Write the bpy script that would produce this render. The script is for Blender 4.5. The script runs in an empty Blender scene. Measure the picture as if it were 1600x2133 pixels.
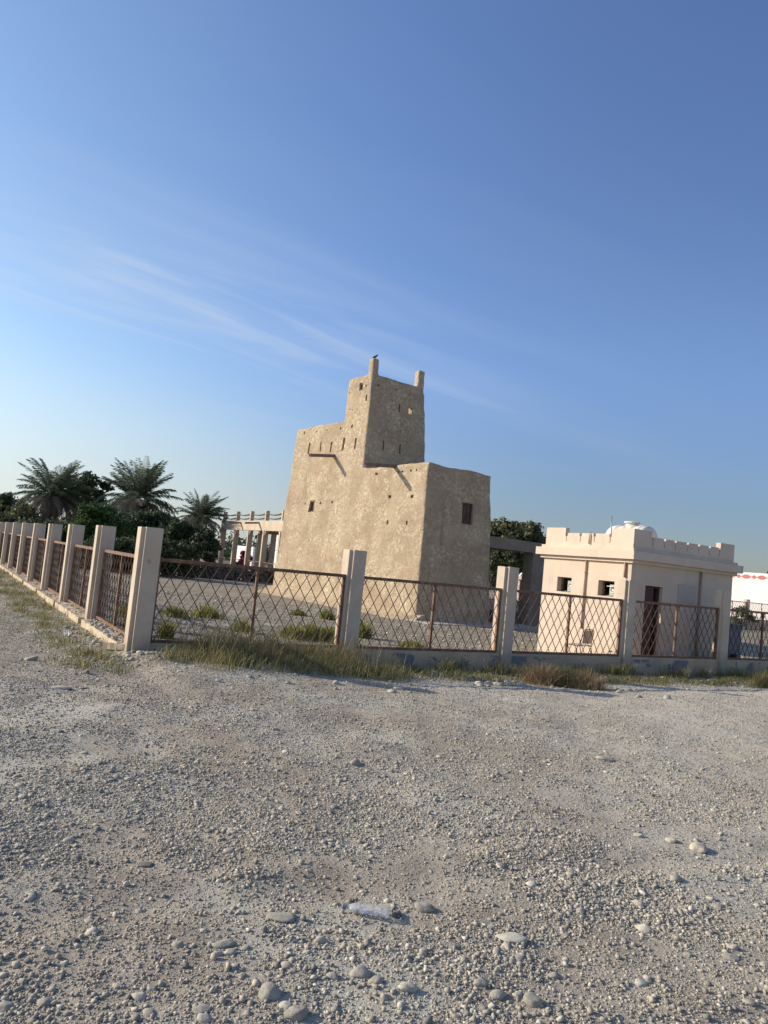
import bpy, bmesh, math, random
import numpy as np
from mathutils import Vector, Matrix, noise as mnoise

rng = np.random.default_rng(7)
random.seed(7)
R = math.radians

# ------------------------------------------------------------------ camera, sky, sun, exposure
scn = bpy.context.scene
COL = scn.collection
W, H = 1600.0, 2133.0
CAM_H, PITCH, ROLL, FPX = 1.6, 0.0715, 0.100, 1528.74
_F = np.array([0, math.cos(PITCH), math.sin(PITCH)])
_R0 = np.array([1.0, 0, 0]); _U0 = np.cross(_R0, _F)
_R = math.cos(ROLL)*_R0 + math.sin(ROLL)*_U0
_U = -math.sin(ROLL)*_R0 + math.cos(ROLL)*_U0
cam_d = bpy.data.cameras.new('camera')
cam = bpy.data.objects.new('camera', cam_d); COL.objects.link(cam)
cam.matrix_world = Matrix(((_R[0], _U[0], -_F[0], 0), (_R[1], _U[1], -_F[1], 0), (_R[2], _U[2], -_F[2], CAM_H), (0, 0, 0, 1)))
cam_d.sensor_fit = 'VERTICAL'; cam_d.sensor_height = 36.0; cam_d.lens = 36.0*FPX/H
cam_d.clip_end = 3000; cam_d.clip_start = 0.05
scn.camera = cam

SUN_EL, SUN_AZ = R(24.0), R(173.0)          # azimuth measured from +x
sun_dir = Vector((math.cos(SUN_AZ)*math.cos(SUN_EL), math.sin(SUN_AZ)*math.cos(SUN_EL), math.sin(SUN_EL)))
sd = bpy.data.lights.new('sun', 'SUN'); sd.energy = 5.0; sd.angle = R(0.5); sd.color = (1.0, 0.90, 0.74)
so = bpy.data.objects.new('sun', sd); COL.objects.link(so)
so.rotation_euler = sun_dir.to_track_quat('Z', 'Y').to_euler(); so.location = (-30, 5, 20)

world = bpy.data.worlds.new('World'); scn.world = world; world.use_nodes = True
wn, wl = world.node_tree.nodes, world.node_tree.links
wn.clear()
sky = wn.new('ShaderNodeTexSky'); sky.sky_type = 'NISHITA'; sky.sun_disc = False
sky.sun_elevation = SUN_EL; sky.sun_rotation = math.pi/2 - SUN_AZ
sky.air_density = 1.15; sky.dust_density = 0.6; sky.ozone_density = 3.0
bg = wn.new('ShaderNodeBackground'); bg.inputs['Strength'].default_value = 0.137
wo = wn.new('ShaderNodeOutputWorld')
# thin cirrus on a plane high above: direction divided by its own height
tc = wn.new('ShaderNodeTexCoord'); sx = wn.new('ShaderNodeSeparateXYZ'); wl.new(tc.outputs['Generated'], sx.inputs[0])
def wmath(op, a, b=None, c=None, clamp=False):
    n = wn.new('ShaderNodeMath'); n.operation = op; n.use_clamp = clamp
    for i, v in enumerate((a, b, c)):
        if v is None: continue
        if isinstance(v, (int, float)): n.inputs[i].default_value = v
        else: wl.new(v, n.inputs[i])
    return n.outputs[0]
zc = wmath('ADD', wmath('MAXIMUM', sx.outputs[2], 0.0), 0.12)
px_ = wmath('DIVIDE', sx.outputs[0], zc); py_ = wmath('DIVIDE', sx.outputs[1], zc)
cxyz = wn.new('ShaderNodeCombineXYZ'); wl.new(px_, cxyz.inputs[0]); wl.new(py_, cxyz.inputs[1])
def wmap(kind, loc, rot, scl):
    mp = wn.new('ShaderNodeMapping'); mp.vector_type = kind; wl.new(cxyz.outputs[0], mp.inputs[0])
    mp.inputs['Rotation'].default_value = (0, 0, rot); mp.inputs['Scale'].default_value = scl; mp.inputs['Location'].default_value = loc; return mp.outputs[0]
def wrange(v, lo, hi, a=0.0, b=1.0):
    mr = wn.new('ShaderNodeMapRange'); mr.interpolation_type = 'SMOOTHSTEP'
    for nm_, vv in (('From Min', lo), ('From Max', hi), ('To Min', a), ('To Max', b)): mr.inputs[nm_].default_value = vv
    wl.new(v, mr.inputs['Value']); return mr.outputs[0]
def cirrus(rot, along, across, scale, detail, lo, hi, off, dist=0.5):
    nz = wn.new('ShaderNodeTexNoise'); wl.new(wmap('TEXTURE', off, rot, (along, across, 1)), nz.inputs['Vector'])
    nz.inputs['Scale'].default_value = scale; nz.inputs['Detail'].default_value = detail; nz.inputs['Roughness'].default_value = 0.5
    nz.inputs['Distortion'].default_value = dist; return wrange(nz.outputs[0], lo, hi)
def veil(loc, rot, scl):
    ln = wn.new('ShaderNodeVectorMath'); ln.operation = 'LENGTH'; wl.new(wmap('TEXTURE', loc, rot, scl), ln.inputs[0]); return wrange(ln.outputs['Value'], 1.0, 0.0)
# a long band of cirrus low over the left, falling to the right, and a few faint streaks beside it
band = veil((-.70, 2.15, 0), R(33), (1.7, .75, 1)); band2 = veil((1.4, 3.3, 0), R(12), (1.6, .5, 1)); allov = veil((-1.0, 2.4, 0), R(20), (3.2, 2.2, 1))
st1 = cirrus(R(36), 1.5, .24, 1.2, 7, .40, .80, (.8, .2, 0), 1.1); st2 = cirrus(R(26), 3.2, .55, 1.0, 4, .40, .80, (1.1, .2, 0), .3)
cl = wmath('ADD', wmath('MULTIPLY', band, wmath('ADD', wmath('MULTIPLY', st1, .38), .05)), wmath('MULTIPLY', wmath('MULTIPLY', st2, allov), .16), clamp=True)
cl = wmath('ADD', cl, wmath('MULTIPLY', wmath('MULTIPLY', band2, st2), .16), clamp=True)
# the air is clearer and bluer overhead and brighter on the sun's side
sunside = wmath('MULTIPLY_ADD', sx.outputs[0], -.36, 1.0)
low = wmath('MULTIPLY', wrange(sx.outputs[2], .30, .06), wrange(sx.outputs[0], -.55, .25))
gain = wmath('MULTIPLY', sunside, wmath('MULTIPLY_ADD', low, -.34, 1.0))
tint = wn.new('ShaderNodeMixRGB'); tint.blend_type = 'MULTIPLY'; tint.inputs[0].default_value = 1; tcol = wn.new('ShaderNodeMixRGB'); tcol.inputs[1].default_value = (1.03, 1.08, 1.34, 1); tcol.inputs[2].default_value = (1.09, 1.09, 1.14, 1); wl.new(wrange(sx.outputs[0], .1, -.5), tcol.inputs[0]); wl.new(tcol.outputs[0], tint.inputs[2]); wl.new(sky.outputs[0], tint.inputs[1])
scal = wn.new('ShaderNodeVectorMath'); scal.operation = 'SCALE'; hz = wn.new('ShaderNodeMixRGB'); hz.inputs[2].default_value = (4.3, 4.75, 5.0, 1); wl.new(wmath('MULTIPLY', wmath('MULTIPLY', wrange(sx.outputs[2], .26, .02), wrange(sx.outputs[0], .25, -.4)), .75), hz.inputs[0]); wl.new(tint.outputs[0], hz.inputs[1]); wl.new(hz.outputs[0], scal.inputs[0]); wl.new(gain, scal.inputs['Scale'])
mixc = wn.new('ShaderNodeMixRGB'); mixc.inputs[2].default_value = (5.0, 5.5, 6.1, 1)
wl.new(cl, mixc.inputs[0]); wl.new(scal.outputs[0], mixc.inputs[1])
wl.new(mixc.outputs[0], bg.inputs[0]); wl.new(bg.outputs[0], wo.inputs[0])

scn.render.engine = 'CYCLES'
scn.view_settings.view_transform = 'Standard'; scn.view_settings.look = 'None'
scn.view_settings.exposure = 0.0; scn.view_settings.gamma = 1.0
scn.render.resolution_x, scn.render.resolution_y = 768, 1024

# ------------------------------------------------------------------ measuring helpers
def ray(px, py):
    d = _F + _R*(px-W/2)/FPX - _U*(py-H/2)/FPX
    return d/np.linalg.norm(d)
O = np.array([0, 0, CAM_H])
def onz(px, py, z):
    d = ray(px, py); return O + d*((z-CAM_H)/d[2])
def onplane(px, py, P, n):
    d = ray(px, py); n = np.array(n, float); return O + d*(((np.array(P, float)-O)@n)/(d@n))
def atdepth(px, py, depth):
    d = ray(px, py); return O + d*(depth/d[1])
def horizon(px):                      # image row of the horizon at a column
    return 1176 + (px-800)*0.1003
TH = 0.5483
U3 = np.array([math.cos(TH), math.sin(TH), 0]); V3 = np.array([-math.sin(TH), math.cos(TH), 0])
C3 = np.array([-3.2238, 10.1001, 0])            # fence corner

def smooth(x): x = np.clip(x, 0, 1); return x*x*(3-2*x)
def hf(x, y):                          # ground height
    x = np.asarray(x, float); y = np.asarray(y, float)
    s = (x-C3[0])*U3[0] + (y-C3[1])*U3[1]; t = (x-C3[0])*V3[0] + (y-C3[1])*V3[1]
    hs = np.interp(s, [-6, -1, -.15, .1, 1.2, 3.3, 6.6, 14], [.0, .02, .05, .13, .12, -.05, -.15, -.17])
    dx = np.maximum(-s, 0); dy = np.maximum(-t, 0); d = np.hypot(dx, dy)
    w = smooth(1-d/4.5)
    out = hs*w
    inn = -.2 + .34*np.maximum(np.exp(-(s/2.5)**2), np.exp(-(s*s+t*t)/40.0))
    k = smooth(np.minimum(s, t)/0.2)
    h = out*(1-k) + inn*k
    # long soft undulations and wheel ruts of the yard
    und = .012*np.sin(1.3*x+.7*y)*np.sin(.9*y-.4*x) + .007*np.sin(3.1*x+1.1*y+1)*np.sin(2.3*y-1.7*x)
    far = np.clip((np.hypot(x, y)-60)/400, 0, 1)
    return h + und*(1-k) - far*0.0
def hfs(x, y): return float(hf(x, y))

# ------------------------------------------------------------------ mesh helpers
class MB:
    def __init__(s): s.v = []; s.f = []
    def box(s, a, b, off=(0, 0, 0)):
        i = len(s.v); x0, y0, z0 = [min(a[k], b[k])+off[k] for k in range(3)]; x1, y1, z1 = [max(a[k], b[k])+off[k] for k in range(3)]
        s.v += [(x0, y0, z0), (x1, y0, z0), (x1, y1, z0), (x0, y1, z0), (x0, y0, z1), (x1, y0, z1), (x1, y1, z1), (x0, y1, z1)]
        s._hex(i); return s
    def _hex(s, i):
        s.f += [(i, i+3, i+2, i+1), (i+4, i+5, i+6, i+7), (i, i+1, i+5, i+4), (i+1, i+2, i+6, i+5), (i+2, i+3, i+7, i+6), (i+3, i, i+4, i+7)]
    def hexa(s, pts): i = len(s.v); s.v += [tuple(p) for p in pts]; s._hex(i); return s
    def bar(s, p, q, w, h, up=(0, 0, 1)):
        p = Vector(p); q = Vector(q); d = (q-p).normalized(); up = Vector(up)
        if abs(d.dot(up)) > .99: up = Vector((1, 0, 0))
        a = d.cross(up).normalized()*w/2; b = a.cross(d).normalized()*h/2
        s.hexa([p-a-b, p+a-b, q+a-b, q-a-b, p-a+b, p+a+b, q+a+b, q-a+b]); return s
    def tube(s, pts, rad, n=8, cap=True):
        pts = [Vector(p) for p in pts]; rad = rad if hasattr(rad, '__len__') else [rad]*len(pts)
        base = len(s.v)
        for k, p in enumerate(pts):
            d = (pts[min(k+1, len(pts)-1)]-pts[max(k-1, 0)]).normalized()
            up = Vector((0, 0, 1)) if abs(d.z) < .95 else Vector((1, 0, 0))
            a = d.cross(up).normalized(); b = d.cross(a)
            for j in range(n):
                t = 2*math.pi*j/n; s.v.append(tuple(p+(a*math.cos(t)+b*math.sin(t))*rad[k]))
        for k in range(len(pts)-1):
            for j in range(n):
                a0 = base+k*n+j; a1 = base+k*n+(j+1) % n; s.f.append((a0, a1, a1+n, a0+n))
        if cap:
            s.f.append(tuple(base+j for j in range(n))[::-1]); s.f.append(tuple(base+(len(pts)-1)*n+j for j in range(n)))
        return s
    def lathe(s, prof, n=24, axis='z', at=(0, 0, 0)):
        base = len(s.v)
        for r, h in prof:
            for j in range(n):
                t = 2*math.pi*j/n; a, b = r*math.cos(t), r*math.sin(t)
                p = (a, b, h) if axis == 'z' else ((a, h, b) if axis == 'y' else (h, a, b))
                s.v.append((p[0]+at[0], p[1]+at[1], p[2]+at[2]))
        for k in range(len(prof)-1):
            for j in range(n):
                a0 = base+k*n+j; a1 = base+k*n+(j+1) % n; s.f.append((a0, a1, a1+n, a0+n))
        s.f.append(tuple(base+j for j in range(n))[::-1]); s.f.append(tuple(base+(len(prof)-1)*n+j for j in range(n)))
        return s
    def build(s, name, m, parent=None, bevel=0, smooth_=False, recalc=True):
        me = bpy.data.meshes.new(name); me.from_pydata(s.v, [], s.f); me.validate()
        if recalc or bevel:
            bm = bmesh.new(); bm.from_mesh(me)
            if bevel: bmesh.ops.bevel(bm, geom=bm.edges[:], offset=bevel, segments=2, affect='EDGES', profile=.7, clamp_overlap=True)
            bmesh.ops.recalc_face_normals(bm, faces=bm.faces[:]); bm.to_mesh(me); bm.free()
        if smooth_: me.polygons.foreach_set('use_smooth', [True]*len(me.polygons))
        me.materials.append(m)
        o = bpy.data.objects.new(name, me); COL.objects.link(o)
        if parent: o.parent = parent
        return o
def np_mesh(name, V, T, m, parent=None, smooth_=True, deg=3):
    me = bpy.data.meshes.new(name)
    V = np.ascontiguousarray(V, dtype=np.float32); T = np.ascontiguousarray(T, dtype=np.int32)
    me.vertices.add(len(V)); me.vertices.foreach_set('co', V.ravel())
    me.loops.add(T.size); me.loops.foreach_set('vertex_index', T.ravel())
    me.polygons.add(len(T)); me.polygons.foreach_set('loop_start', np.arange(len(T), dtype=np.int32)*deg)
    me.polygons.foreach_set('use_smooth', np.full(len(T), smooth_))
    me.update(calc_edges=True); me.materials.append(m)
    o = bpy.data.objects.new(name, me); COL.objects.link(o)
    if parent: o.parent = parent
    return o
def tag(o, label=None, cat=None, group=None, kind=None):
    if label: o['label'] = label
    if cat: o['category'] = cat
    if group: o['group'] = group
    if kind: o['kind'] = kind
    return o
def empty(name, loc, rz=0):
    o = bpy.data.objects.new(name, None); COL.objects.link(o); o.location = loc; o.rotation_euler = (0, 0, rz); o.empty_display_size = .2
    return o

# ------------------------------------------------------------------ materials
class NT:
    def __init__(s, name):
        s.m = bpy.data.materials.new(name); s.m.use_nodes = True; s.n = s.m.node_tree.nodes; s.l = s.m.node_tree.links
        s.p = s.n['Principled BSDF']; s.p.inputs['Roughness'].default_value = .9; s.p.inputs['Specular IOR Level'].default_value = .25
        s.g = s.n.new('ShaderNodeNewGeometry'); s.tc = s.n.new('ShaderNodeTexCoord')
    def set(s, inp, v):
        if isinstance(v, bpy.types.NodeSocket): s.l.new(v, inp)
        else: inp.default_value = v
    def noise(s, scale, detail=4, rough=.55, vec=None, dist=0, scl=None):
        v = vec or s.tc.outputs['Object']
        if scl:
            mp = s.n.new('ShaderNodeMapping'); s.l.new(v, mp.inputs[0]); mp.inputs['Scale'].default_value = scl; v = mp.outputs[0]
        n = s.n.new('ShaderNodeTexNoise'); s.l.new(v, n.inputs['Vector']); n.inputs['Scale'].default_value = scale
        n.inputs['Detail'].default_value = detail; n.inputs['Roughness'].default_value = rough; n.inputs['Distortion'].default_value = dist
        return n.outputs[0]
    def vor(s, scale, feat='F1', out='Distance', vec=None, rnd=1.0):
        n = s.n.new('ShaderNodeTexVoronoi'); s.l.new(vec or s.tc.outputs['Object'], n.inputs['Vector']); n.feature = feat
        n.inputs['Scale'].default_value = scale; n.inputs['Randomness'].default_value = rnd; return n.outputs[out]
    def ramp(s, v, lo, hi, a=0.0, b=1.0, sm=True):
        n = s.n.new('ShaderNodeMapRange'); n.interpolation_type = 'SMOOTHSTEP' if sm else 'LINEAR'
        s.l.new(v, n.inputs['Value']); n.inputs['From Min'].default_value = lo; n.inputs['From Max'].default_value = hi
        n.inputs['To Min'].default_value = a; n.inputs['To Max'].default_value = b; return n.outputs[0]
    def mix(s, f, a, b, mode='MIX'):
        n = s.n.new('ShaderNodeMixRGB'); n.blend_type = mode
        for i, v in enumerate((f, a, b)):
            if isinstance(v, bpy.types.NodeSocket): s.l.new(v, n.inputs[i])
            elif i == 0: n.inputs[0].default_value = v
            else: n.inputs[i].default_value = (*v[:3], 1)
        return n.outputs[0]
    def math(s, op, a, b=0.0, clamp=False):
        n = s.n.new('ShaderNodeMath'); n.operation = op; n.use_clamp = clamp
        for i, v in enumerate((a, b)):
            if isinstance(v, bpy.types.NodeSocket): s.l.new(v, n.inputs[i])
            else: n.inputs[i].default_value = v
        return n.outputs[0]
    def attr(s, name):
        n = s.n.new('ShaderNodeAttribute'); n.attribute_name = name; return n.outputs['Fac']
    def bump(s, h, strength=.5, dist=.02, prev=None):
        n = s.n.new('ShaderNodeBump'); s.l.new(h, n.inputs['Height']); n.inputs['Strength'].default_value = strength; n.inputs['Distance'].default_value = dist
        if prev: s.l.new(prev, n.inputs['Normal'])
        return n.outputs[0]
    def done(s, col, normal=None, rough=None, **kw):
        if isinstance(col, tuple): s.p.inputs['Base Color'].default_value = (*col[:3], 1)
        else: s.l.new(col, s.p.inputs['Base Color'])
        if normal: s.l.new(normal, s.p.inputs['Normal'])
        if rough is not None: s.set(s.p.inputs['Roughness'], rough)
        return s.m

def plaster(name, a, b, grime=(.2, .17, .15), sc=3.0, bump=.25, streak=.35, splash=None):
    t = NT(name); vec = t.g.outputs['Position']
    n1 = t.ramp(t.noise(sc, 6, .6, vec), .35, .7)
    c = t.mix(n1, a, b)
    g = t.ramp(t.noise(1.7, 5, .65, vec, scl=(1, 1, .35)), .56, .78, 0, .45)
    c = t.mix(g, c, grime)
    run = t.math('MULTIPLY', t.ramp(t.noise(5, 5, .7, vec, scl=(1, 1, .10)), .56, .70), t.ramp(t.noise(.9, 3, .6, vec), .40, .62))   # rain runs
    c = t.mix(t.math('MULTIPLY', run, streak), c, grime)
    chip = t.ramp(t.noise(3.2, 8, .72, vec, dist=.3), .665, .685)                                                       # chipped paint
    c = t.mix(t.math('MULTIPLY', chip, .55), c, tuple(x*.62 for x in grime))
    if splash is not None:                                                                                              # mud splashed up from the ground
        sep = t.n.new('ShaderNodeSeparateXYZ'); t.l.new(vec, sep.inputs[0])
        hgt = t.math('SUBTRACT', sep.outputs[2], t.math('MULTIPLY', t.noise(7, 6, .7, vec), .5))
        c = t.mix(t.ramp(hgt, splash+.10, splash-.25, 0, .55), c, (.30, .24, .185))
    return t.done(c, t.bump(t.noise(60, 4, .6, vec), bump, .006, t.bump(t.noise(6, 3, .5, vec), .3, .02)), .92)
M = {}
M['post'] = plaster('fence_plaster', (.545, .44, .33), (.62, .51, .39), (.36, .285, .21), splash=.10)
def plinth_mat():
    t = NT('plinth_plaster'); vec = t.g.outputs['Position']
    c = t.mix(t.ramp(t.noise(3, 6, .6, vec), .35, .7), (0.485, 0.367, 0.248), (0.563, 0.432, 0.288))
    sep = t.n.new('ShaderNodeSeparateXYZ'); t.l.new(vec, sep.inputs[0])
    band = t.math('MULTIPLY', t.ramp(sep.outputs[2], -.10, .04), t.ramp(sep.outputs[2], .20, .10))
    pat = t.ramp(t.noise(1.7, 8, .66, vec, dist=.5, scl=(1, 1, 1.5)), .515, .54)
    f = t.math('MULTIPLY', pat, t.ramp(band, .2, .5))
    c = t.mix(f, c, t.mix(t.noise(20, 3, .5, vec), (.15, .15, .17), (.24, .235, .245)))
    c = t.mix(t.ramp(t.noise(.9, 4, .6, vec), .5, .75, 0, .5), c, (.30, .24, .19))
    return t.done(c, t.bump(f, -.6, .02, t.bump(t.noise(40, 4, .6, vec), .3, .01)), .95)
M['plinth'] = plinth_mat()
M['kerb'] = plaster('kerb_plaster', (.50, .39, .26), (.66, .54, .38), (.28, .22, .17), 5, .5)
M['house'] = plaster('house_plaster', (.60, .485, .37), (.65, .53, .41), (.44, .34, .27), 1.6, .2, streak=.5)
M['trim'] = plaster('house_trim', (.61, .495, .38), (.67, .545, .425), (.42, .33, .26), 2.2, .2, streak=.6)
M['arcade'] = plaster('arcade_plaster', (.54, .43, .31), (.66, .54, .40), (.36, .28, .2), 1.5, .4)
def rust():
    t = NT('rusty_brown_paint'); vec = t.g.outputs['Position']
    c = t.mix(t.ramp(t.noise(9, 6, .7, vec), .42, .66), (.155, .078, .046), (.28, .155, .09))
    c = t.mix(t.ramp(t.noise(26, 3, .6, vec), .6, .72), c, (.46, .27, .16))
    t.p.inputs['Specular IOR Level'].default_value = .35
    return t.done(c, t.bump(t.noise(90, 3, .6, vec), .3, .003), .62)
M['rust'] = rust()
def bars_():
    t = NT('lattice_paint'); vec = t.g.outputs['Position']
    return t.done(t.mix(t.ramp(t.noise(9, 5, .7, vec), .4, .65), (.07, .040, .028), (.15, .085, .056)), None, .65)
M['bars'] = bars_()
def wood_dark(): return wood('dark_wood', (.06, .04, .032), (.15, .10, .075))
def simple(name, col, rough=.8, var=.15, sc=8, bump=.15, metal=0):
    t = NT(name); vec = t.g.outputs['Position']
    d = tuple(x*(1-var) for x in col); e = tuple(min(1, x*(1+var)) for x in col)
    t.p.inputs['Metallic'].default_value = metal
    return t.done(t.mix(t.noise(sc, 5, .6, vec), d, e), t.bump(t.noise(sc*6, 3, .6, vec), bump, .006), rough)
def wood(name, a, b):
    t = NT(name); vec = t.tc.outputs['Object']
    g = t.noise(14, 6, .65, vec, dist=.5, scl=(1, 1, .12))
    return t.done(t.mix(t.ramp(g, .35, .65), a, b), t.bump(g, .5, .01), .85)
M['wood'] = wood('weathered_wood', (.14, .10, .075), (.30, .22, .16))
M['gutter'] = wood('spout_wood', (.16, .11, .09), (.25, .18, .145))
M['door'] = simple('door_paint', (.10, .045, .045), .6, .2, 5)
M['pipe'] = simple('pipe_paint', (.42, .27, .20), .6, .15, 6)
M['dark'] = simple('dark_void', (.03, .026, .024), .95, .2)
M['tank'] = simple('tank_plastic', (.66, .63, .56), .45, .06, 3, .03)
M['white'] = simple('white_paint', (.78, .77, .74), .75, .06, 2)
M['bluegrey'] = simple('bluegrey_paint', (.24, .235, .255), .55, .15, 4)
M['steel'] = simple('galvanised_steel', (.30, .34, .34), .45, .15, 10, .1, .6)
M['redpaint'] = simple('red_motif_paint', (.52, .17, .15), .85, .12, 6)
M['chairshell'] = simple('chair_shell', (.46, .38, .30), .6, .1, 6)
M['rope'] = simple('rope_fibre', (.16, .13, .10), .95, .3, 30, .4)
M['bird'] = simple('bird_feathers', (.07, .07, .08), .8, .3, 30)
M['brick'] = simple('red_block', (.24, .11, .08), .9, .25, 14, .4)
M['slab'] = simple('concrete_slab', (.42, .38, .32), .9, .15, 7, .4)
M['paper'] = simple('pale_litter', (.75, .73, .70), .8, .08, 9)
M['tail'] = simple('litter_red', (.5, .10, .08), .8, .1, 9)

def tower_mat():
    t = NT('mud_plaster'); vec = t.tc.outputs['Object']
    big = t.noise(.8, 4, .6, vec)
    base = t.mix(t.ramp(big, .35, .68), (.415, .31, .20), (.50, .385, .255))
    # pale straw-lime smears, short and slanted, left by the plasterer's hand
    sm = t.noise(7.5, 8, .74, vec, dist=.55, scl=(1, 1, 1.2))
    pm = t.ramp(t.noise(1.1, 3, .6, vec), .38, .62, .25, 1)
    fl = t.math('MULTIPLY', t.ramp(sm, .46, .60), pm)
    c = t.mix(fl, base, (.69, .58, .405))
    sm2 = t.noise(17, 5, .7, vec, dist=1.0)
    c = t.mix(t.ramp(sm2, .56, .70, 0, .75), c, (.27, .20, .13))
    # weathered brown cap near the tops
    sep = t.n.new('ShaderNodeSeparateXYZ'); t.l.new(vec, sep.inputs[0])
    n2 = t.noise(2.4, 4, .6, vec)
    c = t.mix(t.math('MULTIPLY', t.ramp(t.noise(.45, 4, .6, vec, scl=(1, 1, 2.2)), .52, .66), .55), c, (.40, .28, .185))
    pits = t.ramp(t.vor(6.5, vec=vec), .17, .07)
    pits = t.math('MULTIPLY', pits, t.ramp(t.vor(6.5, out='Color', vec=vec), .45, .52))
    c = t.mix(t.math('MULTIPLY', pits, .7), c, (.17, .12, .085))
    run = t.math('MULTIPLY', t.ramp(t.noise(3.5, 6, .7, vec, scl=(1, 1, .09)), .55, .68), t.ramp(t.noise(.7, 3, .6, vec), .42, .6))
    c = t.mix(t.math('MULTIPLY', run, .5), c, (.25, .18, .12))
    crk = t.n.new('ShaderNodeTexVoronoi'); crk.feature = 'DISTANCE_TO_EDGE'; crk.inputs['Scale'].default_value = .9
    wv_ = t.n.new('ShaderNodeVectorMath'); wv_.operation = 'ADD'; nzc = t.n.new('ShaderNodeTexNoise'); nzc.inputs['Scale'].default_value = 2.2; nzc.inputs['Detail'].default_value = 6; t.l.new(vec, nzc.inputs['Vector'])
    t.l.new(vec, wv_.inputs[0]); t.l.new(nzc.outputs[1], wv_.inputs[1]); t.l.new(wv_.outputs[0], crk.inputs['Vector'])
    ck = t.math('MULTIPLY', t.ramp(crk.outputs['Distance'], .012, .003), t.ramp(t.noise(.6, 3, .6, vec), .50, .60))
    c = t.mix(t.math('MULTIPLY', ck, .6), c, (.14, .10, .07))
    b1 = t.bump(sm, 1.0, .05)
    b2 = t.bump(t.noise(26, 6, .75, vec), .9, .02, b1)
    b3 = t.bump(pits, -1.0, .03, b2)
    return t.done(c, b3, .96)
M['mud'] = tower_mat()

def ground_mat():
    t = NT('gravel_dirt'); vec = t.g.outputs['Position']
    cam_near = t.attr('track'); verge = t.attr('verge'); inside = t.attr('inside')
    big = t.noise(.55, 5, .6, vec)
    dirt = t.mix(t.ramp(t.noise(2.3, 6, .62, vec), .35, .68), (0.33, 0.266, 0.193), (0.46, 0.386, 0.287))
    c = t.mix(t.ramp(big, .42, .62), dirt, (0.5, 0.454, 0.36))
    # pebbles of three sizes: each cell has its own tone
    lft = t.attr('dirt'); c = t.mix(t.math('MULTIPLY', lft, .8), c, t.mix(t.ramp(t.noise(3.1, 6, .65, vec), .35, .68), (.25, .185, .13), (.37, .285, .21)))
    hs = []
    for sc, lo, amt in ((26, .30, .75), (55, .32, .8), (120, .34, .7)):
        d = t.vor(sc, vec=vec); col = t.vor(sc, out='Color', vec=vec)
        g = t.ramp(t.noise(sc*.07, 3, .6, vec), .40, .60)
        bw = t.n.new('ShaderNodeRGBToBW'); t.l.new(col, bw.inputs[0])
        on = t.math('MULTIPLY', t.ramp(d, lo+.08, lo-.06), t.math('MULTIPLY', t.ramp(bw.outputs[0], .38, .50), g))
        peb = t.mix(t.ramp(bw.outputs[0], .45, .75), (0.22, 0.199, 0.162), (0.7, 0.632, 0.49))
        c = t.mix(t.math('MULTIPLY', on, amt), c, peb); hs.append(t.math('MULTIPLY', on, t.math('SUBTRACT', .6, d)))
    c = t.mix(t.math('MULTIPLY', cam_near, .75), c, t.mix(t.noise(9, 6, .7, vec), (0.498, 0.439, 0.35), (0.644, 0.573, 0.458)))
    c = t.mix(t.math('MULTIPLY', inside, .72), c, t.mix(t.ramp(t.noise(2.2, 7, .72, vec), .38, .64), (.15, .12, .09), (.34, .285, .22)))
    gr = t.math('MULTIPLY', verge, t.ramp(t.noise(2.8, 6, .65, vec), .40, .56))
    c = t.mix(t.math('MULTIPLY', gr, .75), c, t.mix(t.noise(24, 4, .6, vec), (.10, .11, .04), (.26, .22, .12)))
    b = t.bump(t.noise(6, 5, .65, vec), .6, .04)
    b = t.bump(hs[0], 1, .03, b); b = t.bump(hs[1], 1, .018, b); b = t.bump(hs[2], .9, .010, b)
    b = t.bump(t.noise(160, 4, .7, vec), .7, .006, b)
    return t.done(c, b, .97)
M['ground'] = ground_mat()
def stone_mat(name='pebble_stone'):
    t = NT(name); r = t.g.outputs['Random Per Island']; vec = t.g.outputs['Position']
    cr = t.n.new('ShaderNodeValToRGB'); t.l.new(r, cr.inputs[0]); e = cr.color_ramp.elements
    e[0].position = 0; e[0].color = (0.2, 0.185, 0.154, 1); e[1].position = 1; e[1].color = (0.72, 0.646, 0.498, 1)
    for p, cc in ((.25, (0.33, 0.299, 0.241, 1)), (.5, (0.42, 0.375, 0.295, 1)), (.72, (0.49, 0.418, 0.303, 1)), (.88, (0.55, 0.499, 0.394, 1))):
        k = e.new(p); k.color = cc
    c = t.mix(t.ramp(t.noise(45, 5, .7, vec), .35, .7, 0, .45), cr.outputs[0], (.30, .25, .20))
    return t.done(c, t.bump(t.noise(120, 4, .65, vec), .35, .004), .85)
M['stone'] = stone_mat()
def big_stone(name, a, b):
    t = NT(name); vec = t.g.outputs['Position']
    c = t.mix(t.ramp(t.noise(22, 6, .7, vec), .35, .68), a, b); c = t.mix(t.ramp(t.noise(60, 6, .75, vec), .48, .66, 0, .55), c, (.36, .31, .25))
    return t.done(c, t.bump(t.noise(110, 5, .7, vec), .5, .004, t.bump(t.noise(25, 4, .6, vec), .4, .012)), .88)
M['sgrey'] = big_stone('stone_grey', (0.31, 0.28, 0.22), (0.44, 0.394, 0.307))
M['spale'] = big_stone('stone_pale', (0.43, 0.389, 0.302), (0.568, 0.518, 0.411))
M['sdark'] = big_stone('stone_dark', (0.11, 0.104, 0.091), (0.19, 0.176, 0.149))
M['stan'] = big_stone('stone_tan', (.45, .37, .28), (.60, .52, .40))
M['swall'] = big_stone('wall_rubble', (.055, .05, .045), (.20, .18, .155))
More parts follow.
